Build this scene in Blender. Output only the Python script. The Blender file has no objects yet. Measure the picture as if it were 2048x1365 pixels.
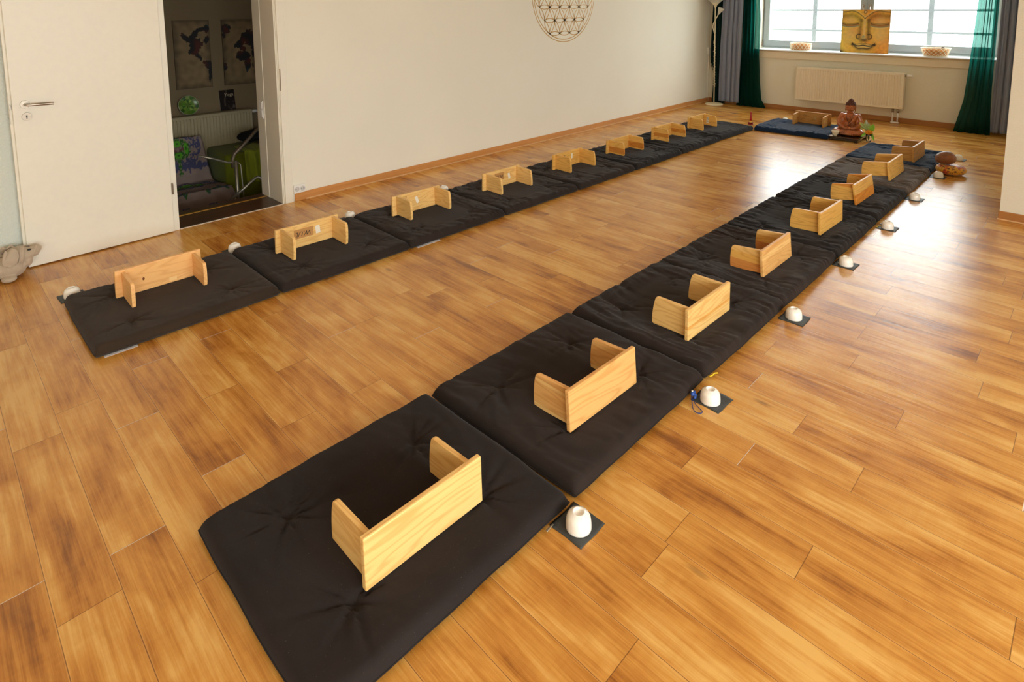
import bpy, bmesh, math, random
from mathutils import Vector, Matrix, noise
S = bpy.context.scene
C = S.collection
PI = math.pi

# ---------------------------------------------------------------- camera
cam_d = bpy.data.cameras.new('camera')
cam = bpy.data.objects.new('camera', cam_d)
C.objects.link(cam)
F_PX, PY, YAW, PITCH, ROLL = 1214.09027, 156.151432, -0.783666861, 0.119196232, -0.00708153808
cam_d.sensor_width = 36.0
cam_d.sensor_fit = 'HORIZONTAL'
cam_d.lens = F_PX / 2048 * 36.0
cam_d.shift_y = -(682.5 - PY) / 2048
cam_d.clip_start = 0.05
_F = Vector((math.sin(YAW) * math.cos(PITCH), math.cos(YAW) * math.cos(PITCH), -math.sin(PITCH)))
_R = Vector((math.cos(YAW), -math.sin(YAW), 0))
_U = _R.cross(_F)
_c, _s = math.cos(ROLL), math.sin(ROLL)
_R, _U = _c * _R + _s * _U, -_s * _R + _c * _U
M = Matrix.Identity(4)
for i in range(3):
    M[i][0], M[i][1], M[i][2] = _R[i], _U[i], -_F[i]
M.translation = Vector((4.87, 0, 1.65))
cam.matrix_world = M
S.camera = cam

# ---------------------------------------------------------------- world and light
S.view_settings.view_transform = 'Standard'
S.view_settings.look = 'None'
S.view_settings.gamma = 1
S.view_settings.use_curve_mapping = False
S.view_settings.exposure = 1.05
S.cycles.max_bounces = 10
S.cycles.diffuse_bounces = 6
S.cycles.transparent_max_bounces = 12
S.cycles.sample_clamp_indirect = 8
S.cycles.use_denoising = True
world = bpy.data.worlds.new('overcast_sky')
S.world = world
world.use_nodes = True
wn, wl = world.node_tree.nodes, world.node_tree.links
wn.clear()
w_out = wn.new('ShaderNodeOutputWorld')
w_bg = wn.new('ShaderNodeBackground')
w_tc = wn.new('ShaderNodeTexCoord')
w_sep = wn.new('ShaderNodeSeparateXYZ')
w_rmp = wn.new('ShaderNodeValToRGB')
w_map = wn.new('ShaderNodeMapRange')
wl.new(w_tc.outputs['Generated'], w_sep.inputs[0])
w_map.inputs['From Min'].default_value = -0.6
w_map.inputs['From Max'].default_value = 0.6
wl.new(w_sep.outputs['Z'], w_map.inputs['Value'])
wl.new(w_map.outputs[0], w_rmp.inputs[0])
w_rmp.color_ramp.elements[0].position = 0.0
w_rmp.color_ramp.elements[0].color = (0.35, 0.35, 0.34, 1)
w_rmp.color_ramp.elements[1].position = 0.75
w_rmp.color_ramp.elements[1].color = (0.90, 0.98, 1.0, 1)
e = w_rmp.color_ramp.elements.new(0.45); e.color = (0.57, 0.62, 0.63, 1)
SKY = 10.0
w_bg.inputs['Strength'].default_value = SKY
wl.new(w_rmp.outputs[0], w_bg.inputs['Color'])
wl.new(w_bg.outputs[0], w_out.inputs[0])


def portal(name, loc, rot, sx, sy):
    l = bpy.data.lights.new(name, 'AREA')
    l.shape = 'RECTANGLE'; l.size = sx; l.size_y = sy
    l.cycles.is_portal = True
    o = bpy.data.objects.new(name, l); C.objects.link(o)
    o.location = loc; o.rotation_euler = rot
    return o


XR = 8.2            # right wall of the wide part of the room
portal('window_daylight_back', (2.3, 10.0, 1.68), (math.radians(-90), 0, 0), 3.3, 1.6)
RWIN = [(-2.7, -1.0), (-0.6, 1.1), (1.5, 3.2)]   # y ranges of the unseen windows in the right wall
for a, b in RWIN:
    portal('window_daylight_right', (XR + 0.02, (a + b) / 2, 1.65), (0, math.radians(90), 0), 1.5, b - a)

# ---------------------------------------------------------------- helpers
def lin(c):
    return tuple(((v / 255) / 12.92 if v / 255 <= 0.04045 else ((v / 255 + 0.055) / 1.055) ** 2.4) for v in c) + (1,)


class Nt:
    def __init__(s, name):
        s.m = bpy.data.materials.new(name); s.m.use_nodes = True
        s.t = s.m.node_tree; s.n = s.t.nodes; s.l = s.t.links
        s.b = s.n['Principled BSDF']; s.out = s.n['Material Output']
    def new(s, t, **kw):
        x = s.n.new('ShaderNode' + t)
        for k, v in kw.items(): setattr(x, k, v)
        return x
    def link(s, a, b): s.l.new(a, b)
    def set(s, **kw):
        for k, v in kw.items(): s.b.inputs[k.replace('_', ' ')].default_value = v
    def mapping(s, scale, coord='Object', loc=None):
        tc = s.new('TexCoord'); mp = s.new('Mapping'); mp.inputs['Scale'].default_value = scale
        s.link(tc.outputs[coord], mp.inputs[0])
        return mp.outputs[0]
    def noise(s, vec, scale=5, detail=4, rough=.5, dist=0):
        n = s.new('TexNoise'); n.inputs['Scale'].default_value = scale
        n.inputs['Detail'].default_value = detail; n.inputs['Roughness'].default_value = rough
        n.inputs['Distortion'].default_value = dist
        if vec is not None: s.link(vec, n.inputs['Vector'])
        return n.outputs['Fac']
    def ramp(s, fac, stops, interp='LINEAR'):
        r = s.new('ValToRGB'); cr = r.color_ramp; cr.interpolation = interp
        while len(cr.elements) < len(stops): cr.elements.new(.5)
        for e_, (p, c) in zip(cr.elements, stops): e_.position = p; e_.color = c if len(c) == 4 else tuple(c) + (1,)
        s.link(fac, r.inputs[0]); return r.outputs[0]
    def mix(s, fac, a, b, mode='MIX'):
        m = s.new('Mix', data_type='RGBA', blend_type=mode)
        for inp, v in ((m.inputs[0], fac), (m.inputs[6], a), (m.inputs[7], b)):
            if hasattr(v, 'links'): s.link(v, inp)
            else: inp.default_value = v
        return m.outputs[2]
    def math(s, op, a, b=0, c=None):
        m = s.new('Math', operation=op)
        for inp, v in zip(m.inputs, (a, b, c)):
            if v is None: continue
            if hasattr(v, 'links'): s.link(v, inp)
            else: inp.default_value = v
        return m.outputs[0]
    def bump(s, h, strength=.2, dist=.01):
        b = s.new('Bump'); b.inputs['Strength'].default_value = strength; b.inputs['Distance'].default_value = dist
        s.link(h, b.inputs['Height']); s.link(b.outputs[0], s.b.inputs['Normal']); return b


def plain(name, rgb, rough=.5, metal=0, var=.06, scale=30, bump=0, **kw):
    t = Nt(name)
    c = lin(rgb)
    v = t.mapping((1, 1, 1))
    n = t.noise(v, scale, 3)
    t.link(t.ramp(n, [(.3, tuple(x * (1 - var) for x in c[:3])), (.7, tuple(min(1, x * (1 + var)) for x in c[:3]))]), t.b.inputs['Base Color'])
    t.set(Roughness=rough, Metallic=metal)
    for k, x in kw.items(): t.b.inputs[k.replace('_', ' ')].default_value = x
    if bump: t.bump(n, bump, .003)
    return t.m


MAT = {}
def mat(key, *a, **k):
    if key not in MAT: MAT[key] = plain(key, *a, **k)
    return MAT[key]


def link(name, me, m, parent=None, smooth=False):
    o = bpy.data.objects.new(name, me); C.objects.link(o)
    for x in (m if isinstance(m, (list, tuple)) else [m]):
        if x is not None: me.materials.append(x)
    if smooth:
        for p in me.polygons: p.use_smooth = True
    if parent is not None: o.parent = parent
    return o


def empty(name, loc, rz=0, label=None, cat=None, group=None):
    o = bpy.data.objects.new(name, None); C.objects.link(o)
    o.location = loc; o.rotation_euler = (0, 0, rz); o.empty_display_size = .05
    if label: tag(o, label, cat, group)
    return o


def tag(o, label, cat, group=None):
    o['label'] = label; o['category'] = cat
    if group: o['group'] = group
    return o


class MB:
    """collects shapes for one mesh object"""
    def __init__(s): s.bm = bmesh.new()
    def box(s, lo, hi, bevel=0, seg=2, mat_i=0, matx=None):
        r = bmesh.ops.create_cube(s.bm, size=1)
        vs = r['verts']
        for v in vs:
            v.co = Vector([lo[i] + (v.co[i] + .5) * (hi[i] - lo[i]) for i in range(3)])
        if bevel:
            es = list({e_ for v in vs for e_ in v.link_edges})
            rr = bmesh.ops.bevel(s.bm, geom=es, offset=bevel, segments=seg, profile=.5, affect='EDGES')
            vs = list({v for f in rr['faces'] for v in f.verts} | {v for v in vs if v.is_valid})
        if matx is not None:
            for v in vs: v.co = matx @ v.co
        return s
    def ell(s, c, r, u=16, v=10, rot=None):
        m = Matrix.Translation(c) @ (rot.to_4x4() if rot else Matrix.Identity(4)) @ Matrix.Diagonal((r[0], r[1], r[2], 1))
        bmesh.ops.create_uvsphere(s.bm, u_segments=u, v_segments=v, radius=1, matrix=m); return s
    def cone(s, a, b, r1, r2, n=16, caps=True):
        a, b = Vector(a), Vector(b); d = b - a
        m = Matrix.Translation((a + b) / 2) @ d.to_track_quat('Z', 'Y').to_matrix().to_4x4()
        bmesh.ops.create_cone(s.bm, cap_ends=caps, segments=n, radius1=r1, radius2=r2, depth=d.length, matrix=m); return s
    def tube(s, pts, r, n=8, caps=True):
        pts = [Vector(p) for p in pts]; rings = []
        rr = r if isinstance(r, (list, tuple)) else [r] * len(pts)
        t0 = (pts[1] - pts[0]).normalized()
        up = Vector((0, 0, 1)) if abs(t0.z) < .9 else Vector((1, 0, 0))
        a = t0.cross(up).normalized()
        for i, p in enumerate(pts):
            t = (pts[min(i + 1, len(pts) - 1)] - pts[max(i - 1, 0)]).normalized()
            a = (a - t * a.dot(t)).normalized(); b = t.cross(a)
            rings.append([s.bm.verts.new(p + (a * math.cos(2 * PI * k / n) + b * math.sin(2 * PI * k / n)) * rr[i]) for k in range(n)])
        for i in range(len(rings) - 1):
            for k in range(n):
                s.bm.faces.new((rings[i][k], rings[i][(k + 1) % n], rings[i + 1][(k + 1) % n], rings[i + 1][k]))
        if caps:
            s.bm.faces.new(rings[0][::-1]); s.bm.faces.new(rings[-1])
        return s
    def lathe(s, prof, n=32, c=(0, 0, 0), sx=1, sy=1):
        rings = []
        for r, z in prof:
            if r < 1e-6: rings.append([s.bm.verts.new((c[0], c[1], c[2] + z))])
            else: rings.append([s.bm.verts.new((c[0] + sx * r * math.cos(2 * PI * k / n), c[1] + sy * r * math.sin(2 * PI * k / n), c[2] + z)) for k in range(n)])
        for i in range(len(rings) - 1):
            A, B = rings[i], rings[i + 1]
            for k in range(n):
                q = [A[k % len(A)], A[(k + 1) % len(A)], B[(k + 1) % len(B)], B[k % len(B)]]
                q = list(dict.fromkeys(q))
                if len(q) > 2:
                    try: s.bm.faces.new(q)
                    except ValueError: pass
        return s
    def prism(s, poly, f, th, bevel=0):
        """poly: 2-D outline, f(a, b, t) -> 3-D point, t in {0, th}"""
        A = [s.bm.verts.new(f(a, b, 0)) for a, b in poly]; B = [s.bm.verts.new(f(a, b, th)) for a, b in poly]
        fs = [s.bm.faces.new(A), s.bm.faces.new(B[::-1])]; n = len(poly)
        for k in range(n): fs.append(s.bm.faces.new((A[k], B[k], B[(k + 1) % n], A[(k + 1) % n])))
        if bevel:
            es = [e_ for e_ in fs[0].edges] + [e_ for e_ in fs[1].edges]
            bmesh.ops.bevel(s.bm, geom=es, offset=bevel, segments=2, profile=.5, affect='EDGES')
        return s
    def build(s, name, m, parent=None, smooth=False, recalc=True):
        if recalc: bmesh.ops.recalc_face_normals(s.bm, faces=s.bm.faces)
        me = bpy.data.meshes.new(name); s.bm.to_mesh(me); s.bm.free()
        return link(name, me, m, parent, smooth)


def autosmooth(o, ang=35):
    me = o.data
    bm = bmesh.new(); bm.from_mesh(me)
    for f in bm.faces: f.smooth = True
    for e_ in bm.edges:
        e_.smooth = not (len(e_.link_faces) == 2 and e_.calc_face_angle(0) > math.radians(ang))
    bm.to_mesh(me); bm.free(); return o


def struct(o):
    o['kind'] = 'structure'; return o


def grid(name, nu, nv, f, m, parent=None, smooth=True, closed_u=False):
    """a sheet of (nu+1) x (nv+1) points"""
    vs = [f(i / nu, j / nv) for j in range(nv + 1) for i in range(nu + 1)]
    fs = [(j * (nu + 1) + i, j * (nu + 1) + i + 1, (j + 1) * (nu + 1) + i + 1, (j + 1) * (nu + 1) + i) for j in range(nv) for i in range(nu)]
    me = bpy.data.meshes.new(name); me.from_pydata(vs, [], fs); me.update()
    return link(name, me, m, parent, smooth)


def paint(me, f, name='paint'):
    """per-vertex colour pattern of a printed or painted surface"""
    ca = me.color_attributes.new(name, 'FLOAT_COLOR', 'POINT')
    for i, v in enumerate(me.vertices):
        ca.data[i].color = tuple(f(v.co)) + (1,)


def paint_mat(name, rough=.6, attr='paint', bumpy=0, sheen=0):
    t = Nt(name); a = t.new('Attribute'); a.attribute_name = attr
    t.link(a.outputs['Color'], t.b.inputs['Base Color']); t.set(Roughness=rough)
    if bumpy: t.bump(t.noise(t.mapping((1, 1, 1)), 400, 2), bumpy, .002)
    if sheen: t.b.inputs['Sheen Weight'].default_value = sheen
    return t.m


def text(name, s, size, m, parent, matx, shear=0):
    cu = bpy.data.curves.new(name, 'FONT'); cu.body = s; cu.size = size; cu.align_x = 'CENTER'; cu.align_y = 'CENTER'
    cu.extrude = .0003; cu.shear = shear; cu.resolution_u = 3
    tmp = bpy.data.objects.new(name + '_tmp', cu); C.objects.link(tmp)
    dg = bpy.context.evaluated_depsgraph_get()
    me = bpy.data.meshes.new_from_object(tmp.evaluated_get(dg))
    bpy.data.objects.remove(tmp)
    me.transform(matx)
    return link(name, me, m, parent)


# ---------------------------------------------------------------- materials
def wall_mat(name, rgb, bump, scale, dist=.004):
    t = Nt(name); c = lin(rgb)
    v = t.mapping((1, 1, 1))
    n = t.noise(v, 1.3, 3)
    t.link(t.ramp(n, [(.3, tuple(x * .97 for x in c[:3])), (.7, c[:3])]), t.b.inputs['Base Color'])
    t.set(Roughness=.9); t.b.inputs['Specular IOR Level'].default_value = .2
    t.bump(t.noise(v, scale, 5, .6), bump, dist)
    return t.m


M_WALL = wall_mat('smooth_cream_wall_paint', (240, 235, 219), .15, 160, .002)
M_WOODCHIP = wall_mat('rough_woodchip_wall', (226, 232, 222), 1.0, 55, .012)
M_PLASTER = wall_mat('fine_rough_plaster', (234, 228, 208), .8, 110, .004)
M_CEIL = wall_mat('white_ceiling_paint', (240, 236, 226), .1, 60)
M_LACQ = mat('white_door_lacquer', (238, 233, 217), .38, var=.01)
M_TRIMW = mat('white_trim_paint', (238, 233, 217), .35, var=.01)
M_OAK = None


def wood_simple(name, c1, c2, axis_scale, rough=.4, sc=6):
    t = Nt(name)
    v = t.mapping(axis_scale)
    n = t.noise(v, sc, 6, .6, .3)
    t.link(t.ramp(n, [(.3, lin(c1)), (.7, lin(c2))]), t.b.inputs['Base Color'])
    t.set(Roughness=rough)
    return t.m


M_BASE_Y = wood_simple('beech_baseboard_along_wall', (196, 134, 72), (214, 152, 88), (2, .4, 8))
M_BASE_X = wood_simple('beech_baseboard_across', (160, 104, 52), (180, 122, 64), (.4, 2, 8))  # same beech, shade below the window darkened into its colour
M_DARKWOOD = wood_simple('dark_walnut_threshold', (34, 20, 12), (92, 56, 30), (14, 1.2, 10), .3, 3)
M_STEEL = mat('brushed_steel', (170, 160, 145), .3, 1, var=.05, scale=80)
M_BRASS = mat('brass_edge_strip', (205, 160, 80), .35, 1, var=.05)
M_WHITEP = mat('white_plastic', (238, 236, 230), .35, var=.01)
M_BLACK = mat('black_gap', (12, 11, 10), .7)
M_INK = mat('black_marker_ink', (30, 24, 20), .6)
M_PORC = mat('white_glazed_porcelain', (247, 242, 231), .08, var=.01, Coat_Weight=.3)
M_PAPER = mat('white_paper_tape', (245, 235, 215), .7, var=.02)
M_KRAFT = mat('kraft_paper_label', (196, 142, 82), .8, var=.04)
M_LEATHER = mat('dark_grey_leather', (60, 62, 60), .55, var=.18, scale=60, bump=.3)


# laminate plank floor: one quad per plank with its own random values
def floor_material():
    t = Nt('laminate_wood_planks')
    at = t.new('Attribute'); at.attribute_name = 'rnd'
    sep = t.new('SeparateColor'); t.link(at.outputs['Color'], sep.inputs[0])
    r1, r2, r3 = sep.outputs[0], sep.outputs[1], sep.outputs[2]
    tc = t.new('TexCoord')
    off = t.new('CombineXYZ'); t.link(t.math('MULTIPLY', r1, 37.0), off.inputs[0]); t.link(t.math('MULTIPLY', r2, 53.0), off.inputs[1]); t.link(t.math('MULTIPLY', r3, 11.0), off.inputs[2])
    add = t.new('VectorMath', operation='ADD'); t.link(tc.outputs['Object'], add.inputs[0]); t.link(off.outputs[0], add.inputs[1])
    def mp(sc):
        m = t.new('Mapping'); m.inputs['Scale'].default_value = sc; t.link(add.outputs[0], m.inputs[0]); return m.outputs[0]
    blot = t.noise(mp((1.8, 5, 1)), 1.4, 4, .55, .4)          # broad smoky patches
    streak = t.noise(mp((1.0, 22, 1)), 1.7, 7, .68, .25)      # long streaks
    fine = t.noise(mp((5, 150, 1)), 1.5, 4, .65)              # hair grain
    saw = t.noise(mp((60, 5, 1)), 1.2, 2, .5)                 # faint cross saw marks
    f = t.math('ADD', t.math('MULTIPLY', blot, .54), t.math('MULTIPLY', streak, .36))
    f = t.math('ADD', f, t.math('MULTIPLY', fine, .14))
    f = t.math('ADD', f, t.math('MULTIPLY', saw, .04))
    lines = t.noise(mp((.55, 48, 1)), 1.6, 3, .6)
    f = t.math('ADD', f, t.math('MULTIPLY', t.math('SUBTRACT', lines, .5), .13))
    f = t.math('ADD', f, t.math('MULTIPLY', t.math('SUBTRACT', r3, .5), .10))
    col = t.ramp(f, [(.38, lin((140, 84, 30))), (.46, lin((184, 120, 46))), (.55, lin((209, 148, 66))), (.66, lin((228, 178, 98)))])
    # knots
    vo = t.new('TexVoronoi'); vo.inputs['Scale'].default_value = 1.0; vo.inputs['Randomness'].default_value = 1
    t.link(mp((1.6, 4.5, 1)), vo.inputs['Vector'])
    kn = t.math('LESS_THAN', vo.outputs['Distance'], .045)
    kn2 = t.ramp(vo.outputs['Distance'], [(.0, (1, 1, 1)), (.075, (0, 0, 0))])
    gate = t.new('SeparateColor'); t.link(vo.outputs['Color'], gate.inputs[0])
    kf = t.math('MULTIPLY', kn2, t.math('GREATER_THAN', gate.outputs[0], .72))
    col = t.mix(t.math('MULTIPLY', kf, .75), col, lin((88, 50, 22)))
    # seams
    uv = t.new('UVMap'); uv.uv_map = 'UVMap'
    su = t.new('SeparateXYZ'); t.link(uv.outputs[0], su.inputs[0])
    u, v = su.outputs[0], su.outputs[1]
    W_, L_ = .1525, .914
    ev = t.math('MINIMUM', v, t.math('SUBTRACT', W_, v))
    eu = t.math('MINIMUM', u, t.math('SUBTRACT', L_, u))
    sm = t.math('MAXIMUM', t.math('LESS_THAN', ev, .0009), t.math('LESS_THAN', eu, .0011))
    lt = t.math('MULTIPLY', t.math('LESS_THAN', ev, .0035), .16)  # bevel glare along the long seams, painted as a lighter edge
    col = t.mix(lt, col, lin((240, 190, 120)))
    col = t.mix(t.math('MULTIPLY', sm, .75), col, lin((96, 58, 28)))
    t.link(col, t.b.inputs['Base Color'])
    pale = t.math('MULTIPLY', t.math('LESS_THAN', eu, .0016), t.math('GREATER_THAN', r2, .86))  # glints at some plank ends, painted as pale colour
    col = t.mix(pale, col, lin((236, 226, 208)))
    t.link(col, t.b.inputs['Base Color'])
    rg = t.math('ADD', .15, t.math('MULTIPLY', streak, .16))
    t.link(rg, t.b.inputs['Roughness'])
    t.b.inputs['Specular IOR Level'].default_value = .72
    h = t.math('ADD', t.math('MULTIPLY', fine, .7), t.math('MULTIPLY', streak, 1.6))
    h = t.math('SUBTRACT', h, t.math('MULTIPLY', sm, 1.5))
    t.bump(h, .32, .0020)
    return t.m


M_FLOOR = floor_material()


def pine(name, light, dark, bands=None, along='X', rough=.42):
    """pine board: growth-ring streaks along one axis, with optional glued lamellae across the height"""
    t = Nt(name)
    tc = t.new('TexCoord'); oi = t.new('ObjectInfo')
    off = t.new('CombineXYZ')
    t.link(t.math('MULTIPLY', oi.outputs['Random'], 9.0), off.inputs[0]); t.link(t.math('MULTIPLY', oi.outputs['Random'], 23.0), off.inputs[2])
    add = t.new('VectorMath', operation='ADD'); t.link(tc.outputs['Object'], add.inputs[0]); t.link(off.outputs[0], add.inputs[1])
    m = t.new('Mapping'); m.inputs['Scale'].default_value = {'X': (1.2, 9, 9), 'Y': (9, 1.2, 9)}[along]; t.link(add.outputs[0], m.inputs[0])
    n0 = t.noise(m.outputs[0], 1.1, 2, .5, .2)
    rings = t.math('SINE', t.math('MULTIPLY', n0, 75.0))
    rings = t.math('MULTIPLY', t.math('ADD', rings, 1.0), .5)
    rings = t.math('POWER', rings, 3.0)
    m2 = t.new('Mapping'); m2.inputs['Scale'].default_value = {'X': (3, 60, 60), 'Y': (60, 3, 60)}[along]; t.link(add.outputs[0], m2.inputs[0])
    fine = t.noise(m2.outputs[0], 2.0, 3, .6)
    f = t.math('ADD', t.math('MULTIPLY', rings, .38), t.math('MULTIPLY', fine, .35))
    col = t.ramp(f, [(.1, lin(light)), (1.05, lin(dark))])
    if bands:
        sp = t.new('SeparateXYZ'); t.link(tc.outputs['Generated'], sp.inputs[0])
        col = t.mix(1.0, col, t.ramp(sp.outputs[2], bands, 'CONSTANT'), 'MULTIPLY')
    t.link(col, t.b.inputs['Base Color']); t.set(Roughness=rough)
    t.bump(f, .06, .001)
    return t.m


def fabric(name, rgb, sheen=.25, rough=.95, fold=0, var=.25):
    t = Nt(name); c = lin(rgb)
    v = t.mapping((1, 1, 1))
    n = t.noise(v, 3.0, 4)
    sp = t.noise(v, 900, 1)
    col = t.ramp(n, [(.25, tuple(x * (1 - var) for x in c[:3])), (.75, tuple(x * (1 + var) for x in c[:3]))])
    lint = t.math('GREATER_THAN', t.noise(v, 330, 0), .835)
    col = t.mix(t.math('MULTIPLY', lint, .22), col, lin((150, 138, 120)))
    t.link(col, t.b.inputs['Base Color'])
    t.set(Roughness=rough); t.b.inputs['Specular IOR Level'].default_value = .12
    t.b.inputs['Sheen Weight'].default_value = sheen; t.b.inputs['Sheen Roughness'].default_value = .45
    t.b.inputs['Sheen Tint'].default_value = tuple(min(1, .5 + x) for x in c[:3]) + (1,)
    h = t.math('ADD', t.math('MULTIPLY', sp, .15), t.noise(t.mapping((7, 30, 7)), 1.0, 3, .5)) if fold else sp
    t.bump(h, .25 + fold * .5, .003 + .006 * fold)
    return t.m


# ---------------------------------------------------------------- room shell
def build_floor():
    rnd = random.Random(5)
    W_, L_ = .1525, .914
    known = {12: 3.888, 13: 4.022, 15: 4.105, 14: 4.352, 17: 4.378, 18: 4.718, 11: 4.334, 10: 4.004, 2: 2.828, 1: 2.98,
             4: 2.696, 3: 3.113, 9: 2.188, 8: 2.667, 6: 2.66, 7: 2.279, 29: 4.509, 26: 4.591, 44: 4.13, 37: 4.277, 40: 4.051, 41: 3.813, 43: 3.736}
    vs, fs, uvs, cols = [], [], [], []
    y0, y1, x0, x1 = -3.05, 9.62, 0.0, XR
    prev = 0
    for k in range(int(math.floor(y0 / W_)), int(math.ceil(y1 / W_))):
        if k in known: o = known[k] % L_
        else:
            o = (prev + .25 + rnd.random() * .45) % L_
        prev = o
        x = o - L_
        while x < x1:
            a, b = max(x, x0), min(x + L_, x1)
            ya, yb = max(k * W_, y0), min((k + 1) * W_, y1)
            c = (rnd.random(), rnd.random(), rnd.random(), 1)
            if b > a and yb > ya:
                i = len(vs)
                vs += [(a, ya, 0), (b, ya, 0), (b, yb, 0), (a, yb, 0)]
                fs.append((i, i + 1, i + 2, i + 3))
                uvs += [(a - x, ya - k * W_), (b - x, ya - k * W_), (b - x, yb - k * W_), (a - x, yb - k * W_)]
                cols += [c] * 4
            x += L_
    # underside so the floor is a slab
    i = len(vs); vs += [(x0, y0, -.05), (x1, y0, -.05), (x1, y1, -.05), (x0, y1, -.05)]
    fs.append((i + 3, i + 2, i + 1, i)); uvs += [(.4, .07)] * 4; cols += [(.5, .5, .5, 1)] * 4
    me = bpy.data.meshes.new('floor'); me.from_pydata(vs, [], fs)
    me.uv_layers.new(name='UVMap'); me.color_attributes.new('rnd', 'FLOAT_COLOR', 'CORNER')
    ul, ca = me.uv_layers['UVMap'], me.color_attributes['rnd']
    for j in range(len(me.loops)):
        ul.data[j].uv = uvs[j]; ca.data[j].color = cols[j]
    struct(link('floor', me, M_FLOOR))


build_floor()
H = 2.75
DY0, DY1, DZ = 1.346, 2.143, 2.02      # doorway
LX = -.41                              # far face of the thick left wall
# left wall: smooth stretch beyond the door, woodchip stretch before it
b = MB(); b.box((LX, DY1 + .012, 0), (0, 9.62, H)); b.box((LX, DY0 - .012, DZ + .012), (0, DY1 + .012, H))
struct(b.build('wall_left', M_WALL))
b = MB(); b.box((LX, .62, 0), (0, DY0 - .012, H)); b.box((LX, -3.2, 0), (0, .62, H))
struct(b.build('wall_left_front', M_WOODCHIP))
# window wall with its deep opening
WX0, WX1, WZ0, WZ1, WY = .76, 3.83, .90, 2.45, 9.62
b = MB()
b.box((LX, WY, 0), (WX0, WY + .45, H)); b.box((WX1, WY, 0), (4.8, WY + .45, H))
b.box((WX0, WY, 0), (WX1, WY + .45, WZ0)); b.box((WX0, WY, WZ1), (WX1, WY + .45, H))
struct(b.build('wall_back', M_PLASTER))
b = MB(); b.box((4.341, 5.80, 0), (XR + .3, WY, H)); struct(b.build('wall_pier', M_PLASTER))
b = MB(); b.box((LX, -3.2, 0), (XR + .3, -3.05, H)); struct(b.build('wall_front', M_WALL))
b = MB()
ys = [-3.05] + [v for w in RWIN for v in w] + [5.80]
for i in range(0, len(ys), 2): b.box((XR, ys[i], 0), (XR + .3, ys[i + 1], H))
for a, c in RWIN:
    b.box((XR, a, 0), (XR + .3, c, .9)); b.box((XR, a, 2.4), (XR + .3, c, H))
struct(b.build('wall_right', M_WALL))
b = MB(); b.box((LX, -3.2, H), (XR + .3, WY + .45, H + .1)); struct(b.build('ceiling', M_CEIL))


def baseboard(name, lo, hi, m, lip):
    b = MB(); b.box(lo, hi, .003, 1)
    o = b.build(name, m); struct(o)
    return o


baseboard('baseboard_left', (0.0005, 2.245, .0), (.014, 9.60, .070), M_BASE_Y, 0)
baseboard('baseboard_back', (.014, 9.604, .0), (4.34, 9.6195, .072), M_BASE_X, 0)
baseboard('baseboard_pier', (4.335, 5.785, .0), (XR, 5.7995, .066), M_BASE_X, 0)
b = MB(); b.box((.014, 2.34, .0), (.021, 9.60, .012), .002, 1)
struct(b.build('trim_1', mat('pale_floor_bead', (222, 178, 124), .4)))
b = MB(); b.box((4.33, 5.776, .0), (XR, 5.785, .010), .002, 1)
struct(b.build('trim_2', mat('pale_floor_bead', (222, 178, 124), .4)))

# threshold between the rooms
b = MB(); b.box((-.30, DY0, -.03), (-.002, DY1, .0015)); struct(b.build('trim_3', M_DARKWOOD))
b = MB(); b.box((-.325, DY0, -.03), (-.30, DY1, .006), .002, 1); struct(b.build('trim_4', M_BRASS))
b = MB(); b.box((-.002, DY0, -.02), (.012, DY1, .0035), .001, 1); struct(b.build('trim_5', mat('pale_metal_strip', (225, 215, 200), .35, var=.03)))

# door frame
fr = empty('door_frame', (0, DY0, 0)); struct(fr)
def fpart(name, m, *boxes, bev=.002):
    b = MB()
    for lo, hi in boxes: b.box(tuple(Vector(lo) - fr.location), tuple(Vector(hi) - fr.location), bev, 1)
    return b.build(name, m, fr)
fpart('jamb', M_TRIMW, ((LX - .01, DY1, -.01), (-.002, DY1 + .011, DZ)), ((-.002, DY1 + .018, 0), (.004, DY1 + .03, DZ)))
fpart('jamb', M_TRIMW, ((LX - .01, DY0 - .011, -.01), (-.002, DY0, DZ)))
fpart('head_jamb', M_TRIMW, ((LX - .01, DY0, DZ), (-.002, DY1, DZ + .011)))
fpart('casing', M_TRIMW, ((.0005, DY1 + .018, 0), (.016, DY1 + .080, DZ + .08)), ((.0005, DY1 + .081, 0), (.009, DY1 + .092, DZ + .08)))
fpart('casing', M_TRIMW, ((.0005, DY0 - .055, 0), (.014, DY0 - .004, DZ + .08)))
fpart('head_casing', M_TRIMW, ((.0005, DY0 - .004, DZ + .008), (.014, DY1 + .08, DZ + .08)))
fpart('strike_plate', M_STEEL, ((.004, DY1 + .020, .96), (.0175, DY1 + .029, 1.148)), bev=.001)
fpart('cover_strip', M_TRIMW, ((-.40, DY1 - .004, 0), (-.26, DY1, DZ)), bev=.001)

# open door leaf, lying almost flat against the wall
ang = math.atan2(.022, .85)
door = empty('door_1', (.030, 1.298, .008), ang); struct(door)
def dp(name, m, fn, smooth=False):
    b = MB(); fn(b); return b.build(name, m, door, smooth)
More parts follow.
